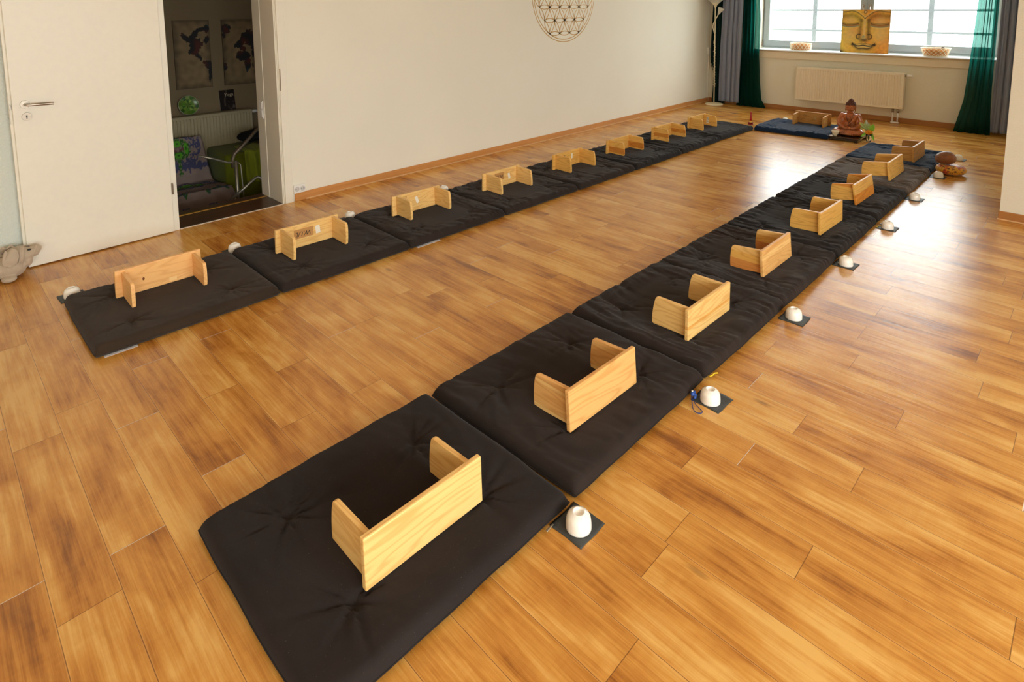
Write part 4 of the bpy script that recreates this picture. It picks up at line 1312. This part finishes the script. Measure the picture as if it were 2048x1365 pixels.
bw = MB(); bw.lathe([(0, .0), (.018, 0), (.020, .005), (.018, .008), (.032, .022), (.042, .045), (.0455, .062), (.0435, .062), (.040, .045), (.028, .022), (0, .016)], 36)
o = bw.build('offering_bowl', mat('cream_porcelain', (240, 228, 200), .12, var=.01), None, True); o.location = (2.538, 7.898, .0505); tag(o, 'small cream bowl standing upright beside the seated figure', 'bowl')
b = MB(); b.ell((0, 0, .004), (.022, .016, .004), 14, 8); o = b.build('small_dish', M_PORC, None, True); o.location = (2.505, 7.862, .0500); tag(o, 'tiny pale dish on the tray corner by the cream bowl', 'dish')

# ---------------------------------------------------------------- flowers in a glass
vase = empty('flower_vase', (2.868, 8.03, 0), 0, 'small clear glass vase with an orange flower and green leaves', 'vase')
tg = Nt('clear_glass'); tg.set(Roughness=.02, IOR=1.45); tg.b.inputs['Transmission Weight'].default_value = 1; tg.b.inputs['Base Color'].default_value = (.97, .99, .98, 1)
b = MB(); b.lathe([(0, .0005), (.024, .0005), (.026, .004), (.030, .05), (.038, .118), (.0365, .118), (.028, .05), (.023, .008), (0, .007)], 28); b.build('glass', tg.m, vase, True)
M_STEM = mat('green_stem', (70, 120, 46), .6); M_LEAF = mat('fresh_green_leaf', (150, 226, 72), .45, var=.2, scale=20, Subsurface_Weight=.0)
M_LEAF2 = mat('sage_green_leaf', (168, 190, 122), .5, var=.15, scale=20)
b = MB()
stems = [[(0, 0, .01), (.004, 0, .08), (0, -.01, .112)], [(.005, .0, .01), (-.03, 0, .13), (-.07, -.01, .19)], [(0, .005, .01), (.0, .01, .14), (-.012, .01, .21)], [(.0, 0, .01), (.015, 0, .12), (.03, 0, .17)], [(0, 0, .01), (-.03, 0, .14), (-.085, 0, .165)]]
for s_ in stems: b.tube(s_, .0028, 6)
b.build('stem', M_STEM, vase, True)
b = MB(); b.tube([(0, .0, .02), (-.02, .0, .20), (-.035, .0, .33), (-.040, 0, .40)], [.0022, .0018, .0014, .0006], 5)
b.build('grass_stem', mat('dark_green_grass', (66, 96, 40), .6), vase, True)
b = MB(); b.tube([(.0, .0, .02), (.02, .0, .20), (.06, -.01, .285), (.11, -.02, .315), (.18, -.03, .330)], [.0018, .0016, .0013, .001, .0006], 5)
b.build('grass_stem', mat('yellow_grass', (170, 160, 60), .6), vase, True)
b = MB(); b.tube([(.02, 0, .13), (.05, -.03, .10), (.075, -.06, .04), (.085, -.08, .004)], .0013, 5); b.build('grass_stem', mat('dark_green_grass', (66, 96, 40), .6), vase, True)


def leaf(base, tip, width, m, curl=.01, name='leaf'):
    base, tip = Vector(base), Vector(tip); d = tip - base; side = d.cross(Vector((.2, -1, .1))).normalized(); nrm = side.cross(d).normalized()
    def f(u, v):
        w = width * math.sin(PI * min(1, v * .92 + .06)) ** .8 * (u - .5)
        return tuple(base + d * v + side * w + nrm * (curl * math.sin(PI * v) + abs(u - .5) * width * .35))
    o = grid(name, 6, 10, f, m, vase); s_ = o.modifiers.new('thickness', 'SOLIDIFY'); s_.thickness = .0006
    return o


leaf((.018, 0, .135), (.052, -.02, .225), .052, M_LEAF, .012)
leaf((-.004, 0, .13), (.000, -.01, .225), .032, M_LEAF2, .006)
leaf((-.028, 0, .15), (-.046, 0, .250), .040, M_LEAF2, .006)
leaf((-.02, 0, .145), (-.105, -.01, .228), .040, M_LEAF2, .010)
leaf((-.02, 0, .12), (-.078, -.03, .055), .026, M_LEAF, -.012)
leaf((.025, 0, .115), (.066, -.04, .030), .024, M_LEAF, -.012)
leaf((-.012, 0, .18), (-.040, -.005, .262), .022, mat('silver_leaf', (214, 222, 214), .4), .004)
b = MB()
rn = random.Random(3)
for ring, (n, rr, zz, sz) in enumerate(((14, .030, .0, .013), (11, .022, .008, .011), (8, .012, .013, .009))):
    for k in range(n):
        a = 2 * PI * k / n + ring; b.ell((rr * math.cos(a), rr * math.sin(a) * .9, zz + rn.uniform(-.003, .003)), (sz, sz * .8, .0035), 8, 5, Matrix.Rotation(a, 3, 'Z') @ Matrix.Rotation(-.5, 3, 'Y'))
b.ell((0, 0, .012), (.009, .009, .006), 10, 6)
b.bm.transform(Matrix.Translation((.004, -.020, .122)) @ Matrix.Rotation(math.radians(50), 4, 'X'))
b.build('flower', mat('orange_blossom', (246, 152, 30), .6, var=.3, scale=50), vase, True)
b = MB()
for k in range(9): b.ell((-.085 + rn.uniform(-.014, .014), -.005 + rn.uniform(-.01, .01), .160 + rn.uniform(-.022, .02)), (.007, .007, .007), 7, 5)
b.build('bud', mat('pale_green_buds', (178, 190, 96), .6), vase, True)
b = MB(); b.ell((-.092, -.008, .212), (.014, .011, .014), 12, 8); b.build('flower', mat('yellow_blossom', (226, 196, 50), .6, var=.2), vase, True)

# ---------------------------------------------------------------- red candle in an ornate holder
cd = empty('candle_holder', (1.437, 8.03, 0), 0, 'tall red candle in a small red and gold ornate holder between two mats', 'candle holder')
M_RED = mat('glossy_red_lacquer', (150, 22, 14), .2, var=.2, Coat_Weight=.4); M_GOLD = mat('gold_yellow_enamel', (220, 176, 64), .35, .3, var=.2)
b = MB(); b.lathe([(0, .0005), (.020, .0005), (.022, .004), (.012, .010), (.008, .016), (0, .016)], 20); b.build('holder_foot', M_GOLD, cd, True)
b = MB()
for z in (.022, .040):
    for k in range(10):
        a = 2 * PI * k / 10; b.ell((.025 * math.cos(a), .025 * math.sin(a), z + (.004 if k % 2 else 0)), (.011, .009, .008), 8, 6)
    b.ell((0, 0, z), (.024, .024, .010), 14, 8)
b.build('petal_ring', M_RED, cd, True)
b = MB(); b.lathe([(0, .044), (.014, .044), (.018, .056), (.012, .066), (.014, .076), (0, .076)], 18); b.build('candle_cup', M_GOLD, cd, True)
b = MB(); b.lathe([(0, .072), (.014, .072), (.0150, .088), (.0125, .110), (.0105, .140), (.0095, .184), (.004, .190), (0, .190)], 18); cn = b.build('candle', mat('deep_red_wax', (160, 14, 16), .25, var=.08), cd, True)
b = MB(); b.tube([(0, 0, .188), (.002, 0, .198)], .0016, 6); b.build('wick', M_PAPER, cn)

# ---------------------------------------------------------------- cushions by the right row
t = Nt('red_gold_brocade'); v = t.mapping((1, 1, 1))
n1 = t.noise(v, 14, 3); n2 = t.noise(v, 60, 3, .6)
c = t.ramp(n1, [(.36, lin((190, 50, 24))), (.43, lin((214, 100, 22))), (.48, lin((222, 162, 36))), (.62, lin((214, 158, 30)))])
c = t.mix(t.ramp(n2, [(.54, (0, 0, 0)), (.60, (1, 1, 1))]), c, lin((96, 40, 18)))
t.link(c, t.b.inputs['Base Color']); t.set(Roughness=.45); t.b.inputs['Sheen Weight'].default_value = .3; t.bump(n2, .2, .002); M_BROC = t.m
b = MB(); b.ell((0, 0, .052), (.124, .122, .052), 40, 20)
for v_ in b.bm.verts:
    a = math.atan2(v_.co.y, v_.co.x); r_ = math.hypot(v_.co.x, v_.co.y)
    v_.co.z = max(.0008, .052 + math.copysign(abs((v_.co.z - .052) / .052) ** .8, v_.co.z - .052) * .052) - .014 * math.exp(-(r_ / .05) ** 2) * (v_.co.z > .05)
    k = 1 + .012 * math.sin(a * 18) * (r_ / .13); v_.co.x *= k; v_.co.y *= k
o = b.build('meditation_cushion', M_BROC, None, True); o.location = (3.838, 7.02, 0); tag(o, 'round red and gold patterned cushion on the floor beside the blue mat', 'cushion')
M_SATIN = mat('brown_satin', (138, 84, 44), .30, var=.3, scale=12, Sheen_Weight=.3)
b = MB(); b.ell((0, 0, 0), (.086, .070, .068), 40, 24)
for v_ in b.bm.verts:
    a = math.atan2(v_.co.z, v_.co.x)
    v_.co.x *= 1 + .10 * math.cos(a * 1 + 2.4); v_.co *= 1 + .035 * noise.noise(v_.co * 30) + .012 * math.sin(a * 14)
    v_.co.z = max(v_.co.z, -.046)
o = b.build('satin_cushion', M_SATIN, None, True); o.location = (3.795, 7.02, .152); o.rotation_euler = (0, math.radians(-6), .3)
tag(o, 'shiny brown round satin cushion resting on the red and gold cushion', 'cushion')

# ---------------------------------------------------------------- plush dog by the door leaf
dog = empty('plush_dog', (.16, .33, 0), 0, 'beige-grey cloth dog lying on the floor at the door leaf edge', 'stuffed toy')
M_PLUSH = fabric('beige_grey_linen', (186, 168, 146), .3, var=.08)
b = MB()
b.ell((-.02, -.11, .072), (.085, .165, .070), 24, 14); b.ell((.0, .02, .075), (.072, .080, .068), 20, 12)
b.ell((-.01, .045, .130), (.066, .062, .056), 20, 14); b.ell((.0, .095, .132), (.050, .045, .042), 16, 12)
b.ell((.012, .098, .098), (.036, .030, .040), 14, 10); b.ell((-.03, .095, .100), (.030, .030, .036), 14, 10)
b.ell((-.005, .128, .142), (.040, .028, .032), 14, 10); b.ell((-.005, .148, .138), (.034, .018, .028), 14, 10)
# cloth folds round the face
for yy, rr, zz in ((.075, .062, .128), (.058, .068, .124), (.136, .036, .143), (.150, .029, .140), (.160, .021, .136)):
    for k in range(40):
        a = 2 * PI * k / 40
        b.ell((-.005 + rr * 1.02 * math.cos(a), yy + .012 * math.sin(a), zz + rr * .92 * math.sin(a)), (.0075, .0065, .0075), 7, 5)
b.ell((.060, .0, .022), (.040, .040, .020), 14, 10); b.ell((-.07, .05, .024), (.04, .035, .023), 14, 10)
b.ell((.06, -.18, .03), (.05, .05, .028), 14, 10)
body = remeshed(b, 'dog_body', M_PLUSH, dog, .0045, 2)
for v_ in body.data.vertices:
    p = v_.co; v_.co = p * (1 + .03 * noise.noise(p * 22) + .012 * math.sin(p.y * 90 + 10 * noise.noise(p * 10)) * (1 if p.y > .0 else .3))
    v_.co.z = max(v_.co.z, .001)
for s_ in (-1, 1):
    def f(u, v, s_=s_):
        a = (u - .5); w_ = .5 + .7 * math.sin(PI * min(1, v * .75 + .15))
        return (-.01 + s_ * (.050 + .034 * math.sin(min(1, v * 1.3) * PI * .6)), .022 + a * .070 * w_ - .012 * v, .188 - v * .088 + .008 * math.sin(a * 9 + v * 5))
    o = grid('ear', 10, 12, f, M_PLUSH, dog); sm = o.modifiers.new('thickness', 'SOLIDIFY'); sm.thickness = .010; o.modifiers.new('soft', 'SUBSURF').levels = 1
for x in (.026, -.036):
    b = MB(); b.ell((x, .112, .164), (.008, .011, .006), 10, 8); b.build('eye', mat('black_button', (18, 16, 15), .3), dog, True)

# ---------------------------------------------------------------- lounge seen through the doorway (lower level)
LZ, BX = -.62, -2.5
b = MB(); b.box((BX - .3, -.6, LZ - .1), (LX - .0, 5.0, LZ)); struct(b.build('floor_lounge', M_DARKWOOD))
M_LW = wall_mat('lounge_wall_paint', (148, 128, 98), .2, 90)  # wall colour lowered to paint in the dimness of the lounge
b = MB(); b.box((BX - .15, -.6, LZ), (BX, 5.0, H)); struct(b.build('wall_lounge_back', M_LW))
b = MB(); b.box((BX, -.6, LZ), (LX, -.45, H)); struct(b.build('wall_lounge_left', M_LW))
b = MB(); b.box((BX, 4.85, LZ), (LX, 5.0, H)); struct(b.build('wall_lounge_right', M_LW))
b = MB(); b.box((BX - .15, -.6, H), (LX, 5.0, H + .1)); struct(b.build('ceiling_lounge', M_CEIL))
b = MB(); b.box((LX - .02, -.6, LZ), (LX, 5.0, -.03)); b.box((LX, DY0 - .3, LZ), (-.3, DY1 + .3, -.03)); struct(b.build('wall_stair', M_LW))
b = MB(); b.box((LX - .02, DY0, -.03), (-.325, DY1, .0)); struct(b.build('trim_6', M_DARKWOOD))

# map pictures
LAND = [  # rough continents as ellipses in a 0..1 x 0..1 map of each panel: (cx, cy, rx, ry, rot)
    [(.55, .78, .20, .055, .5), (.33, .74, .16, .045, -.45), (.60, .66, .20, .08, 0), (.55, .57, .16, .07, .2), (.60, .50, .09, .04, -.4), (.70, .44, .035, .05, .5), (.90, .71, .08, .05, .3), (.74, .86, .16, .03, .1), (.92, .87, .07, .06, 0),
     (.93, .33, .13, .07, -.3), (.97, .23, .07, .10, 0), (.93, .14, .025, .06, 0), (.79, .38, .03, .03, 0)],
    [(.12, .86, .14, .07, 0), (.05, .77, .05, .05, 0), (.52, .63, .14, .06, .3), (.62, .73, .10, .06, .6), (.80, .72, .18, .12, 0), (.95, .60, .10, .10, 0), (.60, .55, .10, .04, 0), (.60, .44, .22, .08, 0), (.72, .32, .10, .13, 0), (.88, .28, .02, .04, .3), (.02, .29, .08, .06, 0), (.38, .60, .05, .03, .4), (.9, .47, .04, .06, 0)]]


def map_col(panel):
    def f(p):
        u, v = p.y / .38 + .5, p.z / .77 + .5
        n = noise.noise(Vector((u * 6, v * 12, panel * 5)))
        e_ = min(u, 1 - u, v * 2, (1 - v) * 2)
        c = Vector((.30, .20, .095)) * (1 + .35 * n) * (.45 + .55 * min(1, e_ * 5))
        w = noise.noise(Vector((u * 14, v * 28, 3 + panel))) * .30 + noise.noise(Vector((u * 40, v * 80, 3))) * .15
        for cx, cy, rx, ry, rot in LAND[panel]:
            a, b_ = (u - cx), (v - cy); ca, sa = math.cos(rot), math.sin(rot)
            x, y = a * ca + b_ * sa, -a * sa + b_ * ca
            if (x / rx) ** 2 + (y / ry) ** 2 + w * 2 < 1:
                h = noise.noise(Vector((u * 4, v * 7, 20)))
                c = Vector((.018, .016, .016)).lerp(Vector((.10, .022, .012)), max(0, h * 1.6)).lerp(Vector((.012, .05, .06)), max(0, -h - .35) * 2)
        return tuple(max(.003, x_) for x_ in c)
    return f


for k, (yc, lb_) in enumerate(((2.296, 'aged brown map canvas of the Americas seen through the doorway'), (2.812, 'aged brown map canvas with Africa, cut off by the door jamb'))):
    root = empty('map_canvas', (BX + .001, yc, 1.125), 0, lb_, 'picture', 'map canvases in the lounge')
    b = MB(); b.box((0, -.19, -.385), (.018, .19, .385)); b.build('canvas_edge', mat('brown_canvas_edge', (80, 60, 36), .7), root)
    o = grid('map_print', 76, 150, lambda u, v: (.0188, (u - .5) * .38, (v - .5) * .77), paint_mat('aged_map_print', .7), root, False); paint(o.data, map_col(k))

# lounge radiator, plate and book on it
lr = empty('radiator', (BX + .13, 1.55, LZ + .17), PI / 2, 'long cream radiator under the map pictures in the dim lounge', 'radiator')
radiator(lr, 1.32, .90, .12, .0335, mat('aged_radiator_enamel', (184, 168, 130), .4, var=.02))  # cream enamel with the lounge's dim light put into its colour
b = MB(); b.tube([(1.32, .05, .86), (1.345, .05, .86), (1.35, .05, .86), (1.40, .05, .86)], [.016, .016, .022, .018], 12); b.build('valve', M_WHITEP, lr, True)
RT = LZ + 1.073


def plate_col(p):
    r_, a = math.hypot(p.y, p.z) / .107, math.atan2(p.z, p.y)
    if r_ > .955: return (.62, .60, .42)
    s_ = int((a + PI) / (2 * PI) * 14) ; q = (s_ * 7 + (3 if r_ > .62 else (5 if r_ > .3 else 1))) % 5
    g = [(.05, .14, .02), (.10, .24, .03), (.20, .34, .05), (.30, .42, .09), (.14, .26, .03)][q]
    k = 1.25 if .30 < r_ < .62 else .9
    return tuple(x_ * k for x_ in g)


vs = [(.0, 0, 0)]; fs = []; NR_, NA = 22, 112
for i in range(1, NR_ + 1):
    for k in range(NA):
        r_ = .107 * i / NR_; a = 2 * PI * k / NA; vs.append((.018 * (i / NR_) ** 3, r_ * math.cos(a), r_ * math.sin(a)))
for k in range(NA): fs.append((0, 1 + k, 1 + (k + 1) % NA))
for i in range(NR_ - 1):
    for k in range(NA): fs.append((1 + i * NA + k, 1 + (i + 1) * NA + k, 1 + (i + 1) * NA + (k + 1) % NA, 1 + i * NA + (k + 1) % NA))
me = bpy.data.meshes.new('plate'); me.from_pydata(vs, [], fs); paint(me, plate_col)
o = link('decorative_plate', me, paint_mat('green_mosaic_glaze', .25), None, True); o.location = (BX + .050, 2.200, RT + .109); o.rotation_euler = (0, math.radians(-12), 0)
sm = o.modifiers.new('thickness', 'SOLIDIFY'); sm.thickness = .004; tag(o, 'round green mosaic plate leaning on the wall above the lounge radiator', 'plate')


def book_col(p):
    u, v = p.y / .17 + .5, p.z / .235 + .5
    c = Vector((.020, .012, .010)); n = noise.noise(Vector((u * 5, v * 5, 2)))
    d = abs(u - (.30 + .22 * (v - .25) + .03 * math.sin(v * 9)))
    if v > .2: c = c.lerp(Vector((.16, .11, .08)), max(0, 1 - d / .07) * .8)
    if v < .45 and u > .5: c = c.lerp(Vector((.13, .10, .08)), max(0, n * 2.2))
    return tuple(max(.003, x_) for x_ in c)


bkk = empty('book', (BX + .045, 2.632, RT + .0015), 0, 'dark cover book titled Yoga standing on the lounge radiator', 'book'); bkk.rotation_euler = (0, math.radians(-8), 0)
b = MB(); b.box((-.018, -.083, .001), (-.001, .083, .233)); b.build('pages', M_PAPER, bkk)
o = grid('front_cover', 34, 46, lambda u, v: (.0, (u - .5) * .17, v * .235 - 0), paint_mat('printed_cover', .3), bkk, False)
ca_ = o.data.color_attributes.new('paint', 'FLOAT_COLOR', 'POINT')
for i, v_ in enumerate(o.data.vertices): ca_.data[i].color = book_col(Vector((0, v_.co.y, v_.co.z - .1175))) + (1,)
sm = o.modifiers.new('thickness', 'SOLIDIFY'); sm.thickness = .002
m_ = Matrix(((0, 0, 1, .0016), (1, 0, 0, .022), (0, 1, 0, .178), (0, 0, 0, 1)))
text('title', 'Yoga', .052, mat('cream_print', (214, 196, 160), .6), o, m_)

# armchair under a patterned throw
def throw_col(u, v):
    """u across the width, v along the cloth from floor over seat to the top of the back"""
    n = noise.noise(Vector((u * 9, v * 14, 5))); n2 = noise.noise(Vector((abs(u - .42) * 40, v * 60, 8))); n3 = noise.noise(Vector((abs(u - .42) * 16, v * 24, 2)))
    c = Vector((.30, .22, .19)) * (1 + .15 * n)
    blue = Vector((.07, .07, .15)); green = Vector((.10, .40, .02)); dgreen = Vector((.03, .12, .015)); brown = Vector((.15, .06, .05)); pale = Vector((.20, .24, .10))
    for vc, sx, sy in ((.835, .115, .042), (.50, .14, .022), (.06, .30, .035)):
        x, y = abs(u - .42) / sx, (v - vc) / sy
        if 1.5 < math.hypot(x * .62, y * .75) + n3 * .9 < 2.35 and n2 > -.25: c = blue
        if math.hypot(x / 2.0, y / 1.95) + n2 * .12 < 1: c = pale if n2 > 0 else dgreen
        for q in (math.hypot(x / .78, (abs(y) - 1.0) / .68), math.hypot((x - 1.35) / .42, y / 1.25)):
            if q < 1: c = green if q < .78 else (dgreen if n2 < .1 else pale)
            if q < .25: c = dgreen
        if math.hypot(x / 1.0, y / .42) < 1: c = brown if (n2 > 0 or x > .7) else Vector((.26, .17, .15))
    if abs(v - .70) < .022 + n3 * .04: c = blue
    if abs(v - .31) < .018 + n3 * .05 and abs(u - .42) > .1: c = blue if n2 > 0 else dgreen
    if abs(u - .42) < .025 + n2 * .03 and .64 < v < .76: c = dgreen if n2 > -.1 else pale
    return tuple(max(.004, q) for q in c)


ach = empty('armchair', (-1.85, 2.0, LZ), 0, 'armchair under a blue and green patterned throw in the lounge', 'chair')
prof = [(.42, .03), (.41, .22), (.385, .38), (.32, .435), (.15, .43), (.0, .42), (-.10, .43), (-.15, .50), (-.20, .66), (-.26, .84), (-.29, .885), (-.33, .88), (-.35, .80)]
cum = [0]
for (a, c_), (d, e_) in zip(prof, prof[1:]): cum.append(cum[-1] + math.hypot(d - a, e_ - c_))
def along(t_):
    s_ = t_ * cum[-1]
    for i in range(len(prof) - 1):
        if s_ <= cum[i + 1] or i == len(prof) - 2:
            f = (s_ - cum[i]) / (cum[i + 1] - cum[i]); return prof[i][0] + (prof[i + 1][0] - prof[i][0]) * f, prof[i][1] + (prof[i + 1][1] - prof[i][1]) * f
def thr(u, v):
    x, z = along(v)
    hw = .30 if v < .5 else .30 - .06 * (v - .5) * 2
    if v < .5: hw = .30 + .10 * (1 - v / .5)
    y = (u - .5) * 2 * hw
    edge = max(0, (abs(u - .5) - .40) / .10)
    z -= edge * edge * (.20 if v > .62 else .30) * (1 if z > .3 else 0); x -= edge * .05 if v > .6 else 0
    x += .016 * math.sin(u * 30 + v * 8) * max(0, 1 - v * 2.2); z += .010 * noise.noise(Vector((u * 6, v * 12, 2)))
    return (x, y, max(.015, z))
o = grid('throw_cover', 120, 190, thr, paint_mat('printed_throw_cloth', .9, bumpy=.1), ach)
ca_ = o.data.color_attributes.new('paint', 'FLOAT_COLOR', 'POINT')
for i in range(len(o.data.vertices)): ca_.data[i].color = throw_col((i % 121) / 120, (i // 121) / 190) + (1,)
sm = o.modifiers.new('thickness', 'SOLIDIFY'); sm.thickness = .006
b = MB(); b.box((-.30, -.26, .12), (.34, .26, .39), .03, 3); b.box((-.345, -.22, .38), (-.27, .22, .80), .03, 3); b.build('armchair_frame', mat('dark_olive_upholstery', (52, 56, 20), .9), ach)
for x in (-.25, .30):
    for y in (-.22, .22):
        b = MB(); b.cone((x, y, 0), (x, y, .13), .016, .02, 10); b.build('leg', mat('dark_wood_leg', (50, 34, 22), .5), ach)

# green sofa
sf = empty('sofa', (-2.1, 3.1, LZ), 0, 'olive green sofa with light green throw and dark pillow in the lounge', 'sofa')
M_OL = fabric('olive_green_upholstery', (112, 116, 26), .3, var=.1)
b = MB(); b.box((-.24, -.78, .06), (.33, -.12, .70), .03, 3); b.build('armrest', M_OL, sf, True); autosmooth(sf.children[-1])
b = MB(); b.box((-.25, -.11, .06), (-.08, .9, .80), .04, 3); b.build('backrest', M_OL, sf); autosmooth(sf.children[-1])
b = MB(); b.box((-.07, -.11, .08), (.32, .9, .30), .03, 3); b.build('sofa_base', M_OL, sf); autosmooth(sf.children[-1])
b = MB(); b.box((-.07, -.11, .301), (.33, .9, .46), .05, 3); b.build('seat_cushion', M_OL, sf); autosmooth(sf.children[-1])
def thr2(u, v):
    pr = [(.345, .36), (.345, .56), (.345, .712), (.20, .718), (.05, .718)]
    i = min(3, int(v * 4)); f = v * 4 - i; x = pr[i][0] + (pr[i + 1][0] - pr[i][0]) * f; z = pr[i][1] + (pr[i + 1][1] - pr[i][1]) * f
    return (x + .012 * math.sin(u * 26 + v * 5) * (1 if z < .69 else .2), -.58 + u * .45, z + .01 * math.sin(u * 17))
o = grid('throw_blanket', 40, 30, thr2, fabric('lime_green_blanket', (156, 164, 46), .3, var=.12), sf); sm = o.modifiers.new('thickness', 'SOLIDIFY'); sm.thickness = .006
pl_ = MB(); pl_.ell((0, 0, 0), (.12, .18, .065), 24, 16, None)
o = pl_.build('pillow', mat('black_pillow', (16, 17, 14), .9), None, True); o.location = (-2.17, 2.78, LZ + .788); o.rotation_euler = (0, 0, .1); tag(o, 'black pillow lying on the olive green sofa in the lounge', 'pillow')

# stair railings
M_RAIL = mat('painted_steel_rail', (150, 142, 126), .35, .7, var=.15)
rl = empty('stair_railing', (-.9, 2.11, LZ), 0, 'grey tubular stair railing post with sloping handrail beyond the doorway', 'railing')
b = MB(); b.tube([(0, 0, .05), (0, .0, .84)], .016, 12); b.build('post', M_RAIL, rl, True)
b = MB(); b.tube([(.0, -.028, .78), (0, -.028, .86), (0, -.01, .905), (.0, .09, .99), (0, .19, 1.085), (0, .225, 1.115), (0, .30, 1.11), (0, .5, 1.09)], .0165, 12); b.build('handrail', mat('worn_dark_handrail', (96, 82, 64), .4, .3, var=.2), rl, True)
b = MB(); b.tube([(0, -.01, .83), (0, -.07, .835), (0, -.20, .895), (0, -.32, .945)], .010, 10); b.build('crossrail', M_RAIL, rl, True)
b = MB(); b.tube([(.02, .01, .83), (.03, .03, .80), (.035, .04, .50), (.035, .05, .05)], .006, 8); b.build('thin_rod', M_RAIL, rl, True)
r2 = empty('stair_railing', (-.80, 2.05, LZ), 0, 'lower bent stair railing with shiny end just beyond the threshold', 'railing')
b = MB(); b.tube([(0, -.03, .515), (0, .10, .60), (0, .19, .665), (0, .215, .672), (0, .25, .645), (0, .32, .618), (0, .5, .60)], .0135, 12); b.build('handrail', M_RAIL, r2, True)
for y in (-.03, .00):
    b = MB(); b.tube([(0, y, .02), (0, y, .53)], .008, 8); b.build('post', M_RAIL, r2, True)
